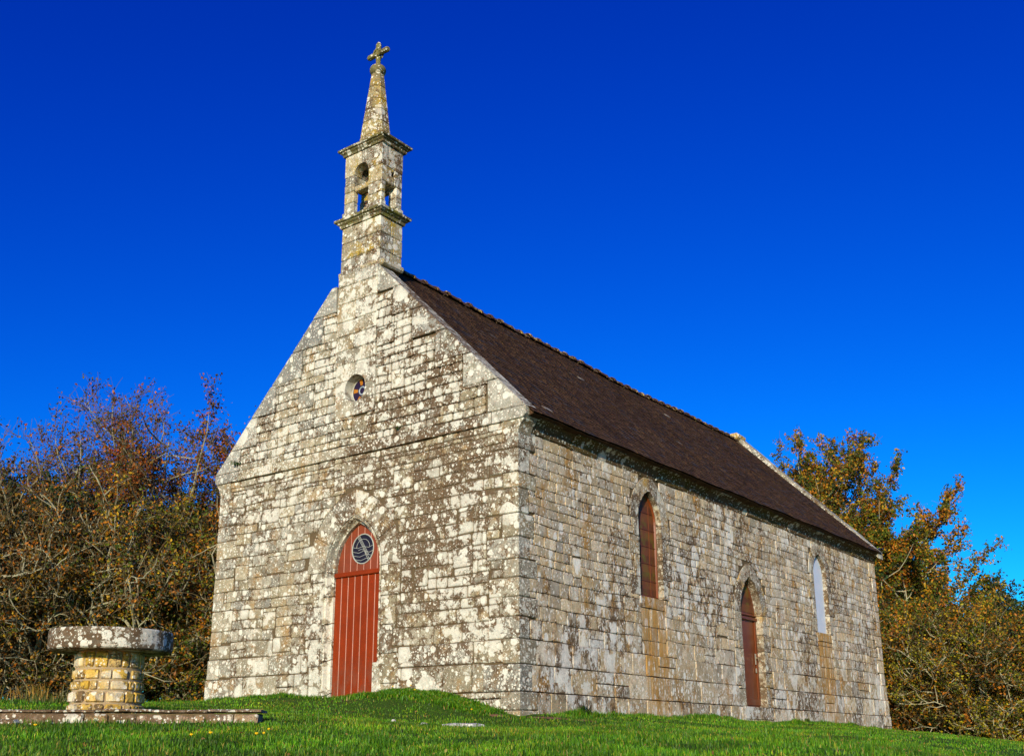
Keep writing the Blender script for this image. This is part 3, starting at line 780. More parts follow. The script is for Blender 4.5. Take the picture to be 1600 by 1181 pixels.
# lintel course (cross beams on front and back, then side lintels)
block('lintel', (BX0, BY0 - .004, 10.27), (px0 + .002, .14, 10.44)); block('cross_beam', (px0 + .004, BY0 + .02, 10.25), (px1 - .004, .14, 10.36), j=.008); block('lintel', (px1 + .003, BY0 - .004, 10.27), (BX1, .30, 10.62)); block('lintel', (px1 + .003, .375, 10.27), (BX1, BY1 + .004, 10.62))
block('lintel', (px1 + .003, .30, 10.27), (BX1 - .003, .375, 10.46)); block('lintel', (px1 + .003, .30, 10.55), (BX1 - .003, .375, 10.62))
block('back_lintel', (BX0, .46, 10.27), (px1 - .003, BY1 + .004, 10.44))
block('pillar_stone', (BX0, BY0, 10.445), (px0, .30, 10.62)); block('pillar_stone', (BX0, .305, 10.445), (px0, BY1, 10.62))
# arched head: front and back slabs with a round arch, solid between at the sides
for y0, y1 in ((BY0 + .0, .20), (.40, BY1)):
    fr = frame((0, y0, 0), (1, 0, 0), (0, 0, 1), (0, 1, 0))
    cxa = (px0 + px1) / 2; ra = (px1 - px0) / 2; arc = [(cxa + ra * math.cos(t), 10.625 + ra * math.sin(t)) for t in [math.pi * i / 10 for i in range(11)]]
    mb = MB(); mb.rnd = .4; prism(mb, [(BX0, 10.625), (px0 - .001, 10.625)] + arc[::-1][0:5] + [(cxa - .004, 10.625 + ra), (cxa - .004, 11.09), (BX0, 11.09)], fr, 0, y1 - y0); mb.e = [1.3 if v_[1] > .03 else 0. for v_ in mb.v]; mb.build('arch_stone', MAT['belfry'], belfry)  # inner verts darkened: shade of the arch recess put into the colour
    mb = MB(); mb.rnd = .7; prism(mb, [(BX1, 10.625), (BX1, 11.09), (cxa + .004, 11.09), (cxa + .004, 10.625 + ra)] + arc[:5][::-1] + [(px1 + .001, 10.625)], fr, 0, y1 - y0); mb.e = [1.3 if v_[1] > .03 else 0. for v_ in mb.v]; mb.build('arch_stone', MAT['belfry'], belfry)  # same painted recess shade on the right half
block('side_stone', (BX0 + .004, .2, 10.625), (px0 - .002, .4, 11.09)); block('side_stone', (px1 + .002, .2, 10.625), (BX1 - .004, .4, 11.09))
block('side_stone', (px0 + .002, .205, 10.86), (px1 - .002, .395, 11.09))
moulded(11.09, 11.27, .115, 'upper_cornice')
# octagonal spire in courses
def octa(name, z0, z1, r0, r1, par, mat='spire', split=True):
    cx, cy = MX - .012, BD / 2; off = R.choice([0, 2])
    for half in ((0, 1) if split else (None,)):
        V = []; ang = [math.pi / 8 + math.pi / 4 * k for k in range(8)]
        ks = range(8) if half is None else [(half * 4 + off + k) % 8 for k in range(5)]
        ring = lambda r_, z_: [(cx + r_ * math.cos(ang[k]), cy + r_ * math.sin(ang[k]), z_) for k in ks]
        b = .012
        rows = [ring(r0 - b, z0 + .002), ring(r0, z0 + b), ring(r1 + (r0 - r1) * .03, z1 - b), ring(r1 - b, z1 - .002)]
        V = [p for r_ in rows for p in r_]; n = len(rows[0]); F = []
        for i in range(3):
            for k in range(n): j = (k + 1) % n; F.append((i * n + k, i * n + j, (i + 1) * n + j, (i + 1) * n + k))
        F.append(tuple(range(n))[::-1]); F.append(tuple(3 * n + k for k in range(n)))
        mb = MB(); mb.rnd = R.random(); mb.add(V, F); mb.build(name, MAT[mat], par)
spire_z = [11.27, 11.42, 11.78, 12.08, 12.33, 12.64, 12.98]
mb = MB(); tube(mb, [(MX - .012, BD / 2, 11.2), (MX - .012, BD / 2, 12.95)], [.27, .09], 8); spire = mb.build('spire', MAT['mortar'], chapel)
rad_at = lambda z: .350 - (z - 11.27) / (12.98 - 11.27) * .215
for i in range(len(spire_z) - 1): octa('spire_stone', spire_z[i], spire_z[i + 1], rad_at(spire_z[i]) + (.012 if i == 0 else 0), rad_at(spire_z[i + 1]), spire)
mb = MB(); lathe(mb, [(.02, 0), (.12, .01), (.155, .05), (.17, .10), (.172, .14), (.15, .19), (.10, .225), (.05, .24), (.0, .242)], (MX - .012, BD / 2, 12.97), 20); mb.build('ball', MAT['belfry_cornice'], spire, smooth=True)
cx, cy = MX - .012, BD / 2
mb = MB(); tube(mb, [(cx, cy, 13.15), (cx + .004, cy, 13.3), (cx - .004, cy, 13.5), (cx + .002, cy, 13.72), (cx, cy, 13.76)], [.055, .050, .062, .058, .035], 8)
cross = mb.build('cross', MAT['belfry_cornice'], spire)
mb = MB(); tube(mb, [(cx - .29, cy + .004, 13.50), (cx - .26, cy, 13.50), (cx, cy, 13.505), (cx + .26, cy, 13.50), (cx + .29, cy, 13.50)], [.045, .06, .052, .06, .045], 8); mb.build('arm', MAT['belfry_cornice'], spire)
for s_ in (1, -1):
    mb = MB(); pts = [(cx + .085 * math.cos(t), cy - .055 * s_, 13.50 + .085 * math.sin(t)) for t in [2 * math.pi * k / 8 for k in range(9)]]; tube(mb, pts, [.022] * 9, 5, False); mb.build('carved_ring', MAT['belfry_cornice'], spire)

# --- roof
def sag(y): return -.07 * math.exp(-((y - 9.8) / 4.2) ** 2) + .03 * math.sin(y * 1.1) * .5
EX, EZ = .30, 4.80
RZ = 8.80
def roof_pt(t, y, side, lift=0.):
    """t 0 eave .. 1 ridge"""
    x = EX + (MX - EX) * t; z = EZ + (RZ - EZ) * t + sag(y) * t + .01 * math.sin(y * 2.7) * (1 - t) - .035 * math.sin(math.pi * t)
    nx, nz = .73, .68
    x += nx * lift; z += nz * lift
    return (x if side > 0 else 2 * MX - x, y, z)
V = []; F = []
mb = MB()
for side in (1, -1):
    ys = [.06 + (L - .1) * i / 40 for i in range(41)]; V = []; F = []
    for y in ys:
        for t in (0, .25, .5, .75, 1.0): V.append(roof_pt(t, y, side, -.02))
        V.append((MX, y, roof_pt(1, y, side)[2] - .3)); V.append((EX - .2 if side > 0 else 2 * MX - EX + .2, y, EZ - .06))
    for i in range(40):
        for k in range(7): F.append((i * 7 + k, i * 7 + (k + 1) % 7, (i + 1) * 7 + (k + 1) % 7, (i + 1) * 7 + k))
    F += [tuple(range(7)), tuple(280 + k for k in range(7))]
    mb.add(V, F, orient=False)
roof = mb.build('roof', MAT['slate'], chapel)
mb = MB(); NR = 46
for side in (1, -1):
    for r_ in range(NR):
        y = .02 - (r_ % 2) * .1
        t0 = r_ / NR; t1 = min(1., (r_ + 1.75) / NR)
        while y < L - .10:
            wd = R.uniform(.17, .24); a_, b_ = max(y, .015) + .003, min(y + wd, L - .10) - .003
            y += wd
            if b_ - a_ < .03: continue
            dt = R.uniform(-.0016, .0016); lf = .016 + R.uniform(-.002, .005); mb.rnd = R.random()
            e = .004 * R.random()
            p = [roof_pt(t0 + dt, a_, side, lf + e), roof_pt(t0 + dt, b_, side, lf - e), roof_pt(t1, b_, side, .000), roof_pt(t1, a_, side, .000),
                 roof_pt(t0 + dt, a_, side, lf + e - .011), roof_pt(t0 + dt, b_, side, lf - e - .011)]
            mb.add(p, [(0, 1, 2, 3) if side > 0 else (3, 2, 1, 0), (0, 4, 5, 1), (0, 3, 4), (1, 5, 2)], orient=False)
tag(mb.build('slates', MAT['slate'], roof), kind='stuff')
# ridge tiles
y = .66
while y < L - .75:
    ln = .37; zz0 = RZ + sag(y); mb = MB(); mb.rnd = R.random(); V = []; F = []; lift = R.uniform(-.01, .02); tl = R.uniform(-.012, .012)
    for (yy, k_) in ((0, 1.22), (.06, 1.25), (.07, 1.0), (ln - .01, .95)):
        for j in range(9):
            t = math.pi * (j / 8); rr = .115 * k_
            V.append((MX + rr * 1.15 * math.cos(t), y + yy, zz0 - .05 + lift + tl * yy + rr * .95 * math.sin(t)))
        for j in range(9):
            t = math.pi * (1 - j / 8); rr = .115 * k_ - .02
            V.append((MX + rr * 1.15 * math.cos(t), y + yy, zz0 - .05 + lift + tl * yy + rr * .95 * math.sin(t)))
    for i in range(3):
        for j in range(18): j2 = (j + 1) % 18; F.append((i * 18 + j, (i + 1) * 18 + j, (i + 1) * 18 + j2, i * 18 + j2))
    F.append(tuple(range(18))); F.append(tuple(54 + k for k in range(17, -1, -1)))
    mb.add(V, F, orient=False); mb.build('ridge_tile', MAT['ridge'], roof); y += ln
# rear coping and its apex stone
FBc = frame((0, L, 0), (1, 0, 0), (0, 0, 1), (0, 1, 0))
for sgn in (1, -1):
    n = 9
    for i in range(n):
        t0, t1 = i / n, (i + 1) / n
        xa, za = .26 + (MX - .26) * t0, 4.82 + (8.94 - 4.82) * t0; xb, zb = .26 + (MX - .26) * t1, 4.82 + (8.94 - 4.82) * t1
        j = R.uniform(-.01, .015)
        poly = [(xa, za - .16), (xa, za + .04 + j), (xb, zb + .04 + j), (xb, zb - .16)]
        if sgn < 0: poly = [(2 * MX - p[0], p[1]) for p in poly]
        mb = MB(); mb.rnd = R.random(); prism(mb, poly, FBc, -.34, .03); mb.build('rear_coping_stone', MAT['coping'], back_wall)
mb = MB(); bevbox(mb, (MX - .18, L - .62, 8.76), (MX + .17, L + .03, 8.985), .08, .02); mb.build('apex_stone', MAT['pillar'], back_wall)
# eaves cornice
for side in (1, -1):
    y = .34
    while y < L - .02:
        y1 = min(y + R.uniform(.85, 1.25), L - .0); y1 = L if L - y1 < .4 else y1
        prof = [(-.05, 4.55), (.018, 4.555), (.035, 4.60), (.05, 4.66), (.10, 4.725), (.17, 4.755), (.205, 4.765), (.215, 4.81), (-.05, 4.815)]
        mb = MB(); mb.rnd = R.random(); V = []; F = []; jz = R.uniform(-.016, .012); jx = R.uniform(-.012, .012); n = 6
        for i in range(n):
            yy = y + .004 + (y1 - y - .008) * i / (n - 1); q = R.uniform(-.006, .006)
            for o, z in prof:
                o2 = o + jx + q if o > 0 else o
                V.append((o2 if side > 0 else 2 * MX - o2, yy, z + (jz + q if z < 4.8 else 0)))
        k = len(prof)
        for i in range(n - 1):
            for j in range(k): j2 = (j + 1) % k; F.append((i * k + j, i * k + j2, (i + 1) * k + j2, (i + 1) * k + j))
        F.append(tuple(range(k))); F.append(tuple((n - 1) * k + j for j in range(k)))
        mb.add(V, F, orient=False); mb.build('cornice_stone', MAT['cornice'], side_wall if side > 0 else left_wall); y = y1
# kneeler corbels under the gable ends (hollow profile seen at the corner)
for side in (1, -1):
    mb = MB(); mb.rnd = .3
    pf = [(-.3, 4.50), (0.02, 4.50), (.035, 4.56), (.07, 4.64), (.13, 4.70), (.14, H), (-.3, H)]
    if side < 0: pf = [(-W - p[0], p[1]) for p in pf]
    prism(mb, pf, FF, -.335, .016); mb.build('corbel', MAT['front'], front_wall)

# --- front door
cdx, hw = -3.705, .59
mb = MB(); prism(mb, pointed(cdx, hw + .02, .1, 2.6, .89, 9), FF, -.32, -.245); door = mb.build('door', MAT['side_door'], chapel)
n = 7; pw = (2 * hw) / n
for i in range(n):
    x0 = cdx - hw + i * pw
    mb = MB(); bevbox(mb, (x0 + .006, .155, .2), (x0 + pw - .006, .20, 2.50), .006, 0); mb.build('plank', MAT['door'], door)
    if i:
        mb = MB(); bevbox(mb, (x0 - .0055, .150, .2), (x0 + .0055, .19, 2.50), .003, 0); mb.build('groove_highlight', MAT['groove_highlight'], door)  # thin strip added as the painted glint of the groove
mb = MB(); bevbox(mb, (cdx - hw + .004, .11, 2.50), (cdx + hw - .004, .20, 2.585), .012, 0); mb.build('transom', MAT['door'], door)
outl = pointed(cdx, hw, 2.6, 2.6, .87, 12)
CW = (-3.655, 2.99, .27)
for i in range(n):
    x0 = cdx - hw + i * pw; poly = clip(clip(outl, -1, 0, -(x0 + .004)), 1, 0, x0 + pw - .004)
    if len(poly) < 3: continue
    pieces = [poly]
    if x0 + pw > CW[0] - CW[2] and x0 < CW[0] + CW[2]:
        xm = min(max(x0 + pw / 2, CW[0] - CW[2] * .8), CW[0] + CW[2] * .8)
        lo_ = clip(poly, 0, 1, CW[1]); hi_ = clip(poly, 0, -1, -CW[1])
        def carve(pl, s_):
            # replace the edge next to the circle by points on the circle
            xs = [p_[0] for p_ in pl]; a_, b_ = min(xs), max(xs); pts = [p_ for p_ in pl if abs(p_[1] - CW[1]) > 1e-6]
            arc = []
            for k in range(6):
                x = a_ + (b_ - a_) * k / 5; d = CW[2] ** 2 - (x - CW[0]) ** 2; arc.append((x, CW[1] + s_ * math.sqrt(max(d, 0))))
            top = sorted(pts, key=lambda p_: p_[0])
            return arc + top[::-1]
        pieces = [carve(lo_, -1), carve(hi_, 1)]
    for pl in pieces:
        if len(pl) > 2 and abs(area(pl)) > 1e-4:
            mb = MB(); prism(mb, pl, FF, -.24, -.20); mb.build('fanlight_board', MAT['door_old'], door)
    if i:
        zt = max(p_[1] for p_ in poly) - .03
        segs = [(2.60, zt)]
        if abs(x0 - CW[0]) < CW[2]: hh = math.sqrt(CW[2] ** 2 - (x0 - CW[0]) ** 2); segs = [(2.60, CW[1] - hh), (CW[1] + hh, zt)]
        for s0, s1 in segs:
            if s1 - s0 > .03: mb = MB(); bevbox(mb, (x0 - .005, .193, s0), (x0 + .005, .22, s1), .002, 0); mb.build('groove_highlight', MAT['groove_highlight'], door)
rw = MB(); prism(rw, circle(CW[0], CW[1], CW[2] + .012, 32), FF, -.23, -.207); rw = rw.build('round_window', MAT['glass'], door)
mb = MB(); pts = [FF(CW[0] + CW[2] * math.cos(t), CW[1] + CW[2] * math.sin(t), -.195) for t in [2 * math.pi * k / 28 for k in range(29)]]; tube(mb, pts, [.011] * 29, 6, False); mb.build('rim', MAT['lead'], rw)
def lead(pts):
    mb = MB(); tube(mb, [FF(CW[0] + a_ * CW[2], CW[1] + b_ * CW[2], -.203) for a_, b_ in pts], [.0045] * len(pts), 4); mb.build('lead_strip', MAT['lead'], rw)
lead([(-.52, .80), (.0, .05), (.50, -.80)]); lead([(-.36, .9), (.14, .15), (.55, -.45)]); lead([(-.44, .86), (.08, .08), (.6, -.72)])
lead([(-.95, .18), (-.5, .08), (0, .18), (.5, .06), (.96, .2)]); lead([(-.98, -.12), (-.4, -.25), (.1, -.12), (.6, -.28), (.95, -.15)]); lead([(-.9, -.4), (-.3, -.52), (.3, -.38), (.8, -.5)]); lead([(-.72, -.66), (-.2, -.78), (.3, -.66), (.7, -.68)])
lead([(.62 * math.cos(t) - .02, .1 + .58 * math.sin(t)) for t in [math.pi * k / 8 for k in range(9)]]); lead([(-.2 + .5 * math.cos(t), -.5 + .5 * math.sin(t)) for t in [math.pi * k / 6 for k in range(5)]])
# --- oculus glass: dark pane with amber petals round a pale ring
mb = MB(); prism(mb, circle(OC[0], OC[1], .275, 28), FF, -.22, -.165); oc = mb.build('round_pane', MAT['violet'], front_wall)
mb = MB(); tube(mb, [FF(OC[0] + .255 * math.cos(t), OC[1] + .255 * math.sin(t), -.16) for t in [2 * math.pi * k / 24 for k in range(25)]], [.012] * 25, 5, False); mb.build('pane_rim', MAT['lead'], front_wall)
for k in range(5):
    t = 2 * math.pi * k / 5 + .5; mb = MB()
    prism(mb, [(OC[0] + r_ * math.cos(t + d_), OC[1] + r_ * math.sin(t + d_)) for r_, d_ in ((.12, -.24), (.235, -.19), (.235, .19), (.12, .24))], FF, -.166, -.160); mb.build('petal', MAT['amber'], front_wall)
mb = MB(); tube(mb, [FF(OC[0] + .075 * math.cos(t), OC[1] + .075 * math.sin(t), -.160) for t in [2 * math.pi * k / 16 for k in range(17)]], [.016] * 17, 5, False); mb.build('centre_ring', MAT['pale_glass'], front_wall)

# --- side windows and side door
def lancet(key, mat, name):
    c, a, z0, zs, rise, dp = OPEN[key]
    out = pointed(c, a + .015, z0 - .01, zs, rise + .015, 10); mb = MB(); prism(mb, out, FS, -dp - .08, -dp); o = mb.build(name, mat, chapel)
    return o, c, a, z0, zs, rise, dp
wnd, c, a, z0, zs, rise, dp = lancet('w1', MAT['pane_red'], 'window')
def hoop(c, a, z0, zs, rise, n1, r_, ins):
    pts = pointed(c, a - ins, z0 + ins, zs, rise - ins, 10); mb = MB(); tube(mb, [FS(p_[0], p_[1], n1) for p_ in pts + [pts[0]]], [r_] * (len(pts) + 1), 4, False); return mb
hoop(c, a, z0, zs, rise, -dp + .012, .028, .03).build('frame', MAT['side_door'], wnd)
for k in range(1, 6):
    mb = MB(); bevbox(mb, (-dp - .002, c - a + .03, z0 + .33 * k - .006), (-dp + .012, c + a - .03, z0 + .33 * k + .006), .003, 0); mb.build('glazing_bar', MAT['side_door'], wnd)
for k in (-1, 1):
    mb = MB(); bevbox(mb, (-dp - .002, c + k * .17 - .006, z0 + .03), (-dp + .010, c + k * .17 + .006, zs + .35), .003, 0); mb.build('glazing_bar', MAT['side_door'], wnd)
wnd3, c, a, z0, zs, rise, dp = lancet('w3', MAT['board'], 'boarded_window')
d2, c, a, z0, zs, rise, dp = lancet('d2', MAT['side_door'], 'side_door')
mb = MB(); bevbox(mb, (-dp, c - a, 2.235), (-dp + .06, c + a, 2.30), .01, 0); bevbox(mb, (-dp, c - a, 2.33), (-dp + .045, c + a, 2.36), .008, 0); mb.build('transom', MAT['side_door'], d2)
for x0, x1 in ((c - a, c - a + .09), (c + a - .09, c + a)):
    mb = MB(); bevbox(mb, (-dp, x0, .40), (-dp + .025, x1, 2.235), .006, 0); mb.build('stile', MAT['side_door'], d2)
mb = MB(); bevbox(mb, (-dp, c - a + .09, .40), (-dp + .022, c + a - .09, .54), .006, 0); mb.build('bottom_rail', MAT['side_door'], d2)
fl = pointed(c, a - .09, 2.40, 2.42, rise - .16, 8); mb = MB(); prism(mb, fl, FS, -dp - .01, -dp + .008); mb.build('fanlight', MAT['pane_red'], d2)
mb = MB(); tube(mb, [FS(c - .02 + .25 * math.cos(t), 2.5 + .35 * math.sin(t), -dp + .015) for t in (2.2, 2.5, 2.8, 3.2, 3.6)], [.012] * 5, 5); mb.build('curved_bar', MAT['lead'], d2)
mb = MB(); bevbox(mb, (-dp + .02, c + a - .17, 1.28), (-dp + .035, c + a - .11, 1.52), .005, 0); tube(mb, [FS(c + a - .14, 1.42, -dp + .03), FS(c + a - .14, 1.42, -dp + .08), FS(c + a - .24, 1.42, -dp + .085)], [.012] * 3, 6); mb.build('handle', MAT['brass'], d2)
mb = MB(); bevbox(mb, (-dp + .02, c + a - .165, 1.10), (-dp + .035, c + a - .115, 1.20), .005, 0); mb.build('lock_plate', MAT['brass'], d2)

# ================================================================== orientation table
TX, TY, TZ = -1.83, -5.92, -.10
table = tag(empty('stone_table', (TX, TY, TZ)), 'round stone table, lichen-spotted disc on a stubby yellow masonry pillar, left of the chapel', 'stone table')
mb = MB(); lathe(mb, [(0, .63), (.70, .63), (.722, .645), (.728, .68), (.728, .86), (.718, .875), (0, .885)], (TX, TY, 0), 64); mb.rnd = .5; top = mb.build('table_top', MAT['disc'], table)
mb = MB(); lathe(mb, [(.435, -.25), (.405, .1), (.372, .60), (.375, .615), (.378, .632)], (TX, TY, 0), 40); pil_ = mb.build('pillar', MAT['mortar_pale'], table, smooth=True)
z = -.12; r_i = 0
while z < .60:
    h = R.uniform(.10, .15); h = h if .60 - z - h > .07 else .625 - z
    rr = .435 - (z + .25) / .8 * .062
    t = R.uniform(0, .3); end = t + 2 * math.pi
    while t < end - .12:
        wd = R.uniform(.30, .62) if R.random() < .75 else R.uniform(.2, .3); t1 = min(t + wd, end - .02)
        ga = .014; n = 5; V = []; F = []; pr = R.uniform(.014, .028); a0, a1 = t + ga, t1 - ga; hh = h * R.uniform(.95, 1.04); z0_ = z + (h - hh) / 2
        us = [0, .08, .36, .68, .92, 1]; vs_ = [0, .16, .5, .84, 1]
        for i, uu in enumerate(us):
            for j, vv in enumerate(vs_):
                edge = (i in (0, 5)) or (j in (0, 4)); corner = (i in (0, 5)) and (j in (0, 4))
                q = -.012 if edge else pr + R.uniform(-.004, .004)
                u2 = .5 + (uu - .5) * (.9 if j in (0, 4) else 1); v2 = .5 + (vv - .5) * (.84 if i in (0, 5) else 1)
                an = a0 + (a1 - a0) * u2; zz = z0_ + .005 + (hh - .010) * v2; V.append((TX + (rr + q) * math.cos(an), TY + (rr + q) * math.sin(an), zz))
        for i in range(5):
            for j in range(4): F.append((i * 5 + j, (i + 1) * 5 + j, (i + 1) * 5 + j + 1, i * 5 + j + 1))
        if a1 - a0 > .06:
            mb = MB(); mb.rnd = R.random(); mb.add(V, F, orient=False); mb.build('stone', MAT['pillar'], pil_, smooth=False)
        t = t1
    z += h

# ================================================================== kerb wall of the terrace in front of the table
ku = Vector((.79, .6136, 0)).normalized(); kn = Vector((.6136, -.79, 0))
K0 = Vector((.39, -5.41, 0))                       # right-hand end
kerb = tag(empty('kerb_wall', (K0.x - 2.2 * ku.x, K0.y - 2.2 * ku.y, -.2)), 'low rough stone kerb with thin coping slabs, crossing the grass in front of the round table', 'low wall')
s_ = 0.
FK = frame(K0, -ku, (0, 0, 1), kn)
mb = MB(); prism(mb, [(0.02, -.5), (4.6, -.5), (4.6, -.12), (0.02, -.12)], FK, -.30, -.012); kb = mb.build('kerb_core', MAT['mortar'], kerb)
while s_ < 4.6:
    ln = R.uniform(.26, .55); e = min(s_ + ln, 4.6); zt = -.118 - .01 * math.sin(s_ * 2)
    mb = MB(); stone(mb, [(s_, -.36), (e, -.36), (e, zt), (s_, zt + R.uniform(-.01, .004))], FK, R.uniform(.0, .03), -.25, .008, .02, .012); mb.build('kerb_stone', MAT['kerb'], kerb); s_ = e
s_ = -.03
while s_ < 4.6:
    ln = R.uniform(.45, .9); e = min(s_ + ln, 4.6); mb = MB(); mb.rnd = R.random()
    n = 7; V = []; F = []; zt = -.075 + R.uniform(-.005, .008); th = .034
    for i in range(n):
        u_ = s_ + .006 + (e - s_ - .012) * i / (n - 1); f_ = .035 + R.uniform(-.014, .012)
        zz = zt + R.uniform(-.004, .004); dn = .012 * (i in (0, n - 1))
        for nn, z_ in ((f_, zz - th + .008), (f_ + .004, zz - .012), (f_ - .02, zz), (-.32, zz + .004 - dn), (-.32, zz - th), (f_ - .03, zz - th)): V.append(FK(u_, z_, nn))
    for i in range(n - 1):
        for j in range(6): j2 = (j + 1) % 6; F.append((i * 6 + j, i * 6 + j2, (i + 1) * 6 + j2, (i + 1) * 6 + j))
    F.append(tuple(range(6))); F.append(tuple((n - 1) * 6 + j for j in range(6)))
    mb.add(V, F); mb.build('coping_slab', MAT['kerb'], kerb); s_ = e
mb = MB(); bevbox(mb, (-.22, -.04, -.08), (.22, .04, .09), .03, .012, frame((-1.75, -7.28, -.23), ku, (0, 0, 1), kn))
tag(mb.build('loose_stone', MAT['kerb']), 'flat brown stone leaning at the foot of the low kerb, left of the table', 'stone')

# ================================================================== stones in the grass
def pebble(name, x, y, sx, sy, sz, label, mat='pale', sub=14, rot=.65, up_=0.):
    mb = MB(); mb.rnd = R.random(); V = []; F = []; z = gz(x, y) + up_; ca, sa = math.cos(rot), math.sin(rot)
    rs = [R.uniform(.82, 1.1) for _ in range(sub)]
    for k_, zz in ((.95, -.3), (1, .3), (.93, .75), (.6, 1.0)):
        for i in range(sub):
            t = 2 * math.pi * i / sub; px_, py_ = sx * k_ * rs[i] * math.cos(t), sy * k_ * rs[i] * math.sin(t)
            V.append((x + px_ * ca - py_ * sa, y + px_ * sa + py_ * ca, z + sz * (zz + R.uniform(-.08, .08))))
    V.append((x, y, z + sz * 1.02))
    for i in range(3):
        for k in range(sub): j = (k + 1) % sub; F.append((i * sub + k, i * sub + j, (i + 1) * sub + j, (i + 1) * sub + k))
    for k in range(sub): F.append((3 * sub + k, 3 * sub + (k + 1) % sub, 4 * sub))
    mb.add(V, F, orient=False); return tag(mb.build(name, MAT[mat]), label, 'stone')
pebble('flat_stone', 1.53, -3.16, .30, .14, .055, 'flat whitish slab lying in the grass in front of the near corner')
pebble('small_stone', 1.13, -3.47, .045, .04, .035, 'small pale stone just left of the flat white slab')
pebble('small_stone', .145, -2.95, .03, .025, .04, 'tiny pale stone on the worn earth track before the door')
SOIL = [(.62, -.10, .55, .14), (1.55, -.45, .40, .10), (-.9, -2.2, 1.5, .12), (.3, -2.75, .8, .10), (2.75, 1.7, .35, .12), (1.9, -1.9, .3, .1), (-.15, -.5, .3, .12)]
SOIL_B = [(.42, .05, .30, .08), (1.02, .18, .22, .09)]

# ================================================================== grass
rng = np.random.default_rng(5)
def blade_mesh(name, X, Y, Hh, Wd, C, lean=.45, parent=None):
    n = len(X); Z = ground(X, Y) - .004
    th = rng.uniform(0, 2 * np.pi, n); dx, dy = np.cos(th), np.sin(th)
    la = rng.uniform(0, 2 * np.pi, n); lm = rng.uniform(.1, 1, n) * lean * Hh; lx, ly = np.cos(la) * lm, np.sin(la) * lm
    V = np.zeros((n, 5, 3))
    V[:, 0] = np.stack([X - dx * Wd / 2, Y - dy * Wd / 2, Z], 1); V[:, 1] = np.stack([X + dx * Wd / 2, Y + dy * Wd / 2, Z], 1)
    V[:, 2] = np.stack([X - dx * Wd * .38 + lx * .35, Y - dy * Wd * .38 + ly * .35, Z + Hh * .6], 1); V[:, 3] = np.stack([X + dx * Wd * .38 + lx * .35, Y + dy * Wd * .38 + ly * .35, Z + Hh * .6], 1)
    V[:, 4] = np.stack([X + lx, Y + ly, Z + Hh * (1 - .25 * lm / Hh)], 1)
    b = np.arange(n)[:, None] * 5
    T = np.concatenate([b + [0, 1, 3], b + [0, 3, 2], b + [2, 3, 4]], 1).reshape(-1)
    me = bpy.data.meshes.new(name); me.vertices.add(n * 5); me.vertices.foreach_set('co', V.reshape(-1))
    me.loops.add(len(T)); me.loops.foreach_set('vertex_index', T.astype(np.int32)); me.polygons.add(len(T) // 3)
    me.polygons.foreach_set('loop_start', np.arange(0, len(T), 3, dtype=np.int32)); me.update(calc_edges=True)
    at = me.attributes.new('Col', 'FLOAT_COLOR', 'POINT'); at.data.foreach_set('color', np.repeat(np.c_[C, np.ones(n)], 5, 0).reshape(-1))
    me.materials.append(MAT['grass']); return link(name, me, parent)
def vnoise(x, y, s, seed):
    r_ = np.random.default_rng(seed); g_ = r_.random((64, 64)); fx, fy = (x * s) % 64, (y * s) % 64; i, j = fx.astype(int), fy.astype(int); u_, v_ = fx - i, fy - j
    u_ = u_ * u_ * (3 - 2 * u_); v_ = v_ * v_ * (3 - 2 * v_); i2, j2 = (i + 1) % 64, (j + 1) % 64
    return (g_[i % 64, j % 64] * (1 - u_) + g_[i2, j % 64] * u_) * (1 - v_) + (g_[i % 64, j2] * (1 - u_) + g_[i2, j2] * u_) * v_
def grass_points(n, d0, d1, ang, pw):
    d = d0 * (d1 / d0) ** (rng.random(n) ** pw); t = rng.uniform(-ang, ang, n); yaw = rad(37.88) ; a_ = yaw - t
    return CAM.x - np.sin(a_) * d, CAM.y + np.cos(a_) * d, d
def keep_mask(X, Y):
    k = ~((X > -7.66) & (X < .06) & (Y > -.06) & (Y < 17.06)) & (np.hypot(X - TX, Y - TY) > .46)
    u_ = -((X - K0.x) * ku.x + (Y - K0.y) * ku.y); nn = (X - K0.x) * kn.x + (Y - K0.y) * kn.y
    k &= ~((u_ > -.04) & (u_ < 4.65) & (nn > -.33) & (nn < .045))
    k &= np.hypot((X - 1.53), (Y + 3.16)) > .24
    bare = np.zeros(len(X))
    for sx, sy, a_, b_ in SOIL:
        q = ((X - sx) * right.x + (Y - sy) * right.y) / a_; q2 = ((X - sx) * fw.x + (Y - sy) * fw.y) / (b_ * 4); bare = np.maximum(bare, np.exp(-(q * q + q2 * q2) * 1.5))
    for sx, sy, a_, b_ in SOIL_B: bare = np.maximum(bare, 1.5 * np.exp(-(((X - sx) / a_) ** 2 + ((Y - sy) / a_) ** 2) * 1.2))
    k &= rng.random(len(X)) > bare * .85
    return k
X, Y, D = grass_points(430000, 4.2, 42, rad(34), 1.0)
k = keep_mask(X, Y) & (rng.random(len(X)) < .55 + .7 * vnoise(X, Y, 2.1, 3)); X, Y, D = X[k], Y[k], D[k]
n = len(X); n1 = vnoise(X, Y, .8, 1); n2 = vnoise(X, Y, 3.5, 2)
Hh = rng.uniform(.022, .052, n) * (.65 + .7 * n1) * (.8 + .4 * n2); Hh *= np.where(D < 9, 1.1, 1)
near_kerb = (np.abs((X - K0.x) * kn.x + (Y - K0.y) * kn.y - .12) < .16) & (X < .45); Hh[near_kerb] *= 1.35
Wd = rng.uniform(.004, .0075, n) * (1 + D / 22)
pal = np.array([(.045, .135, .003), (.078, .215, .004), (.125, .29, .006), (.21, .28, .010), (.36, .27, .05)])
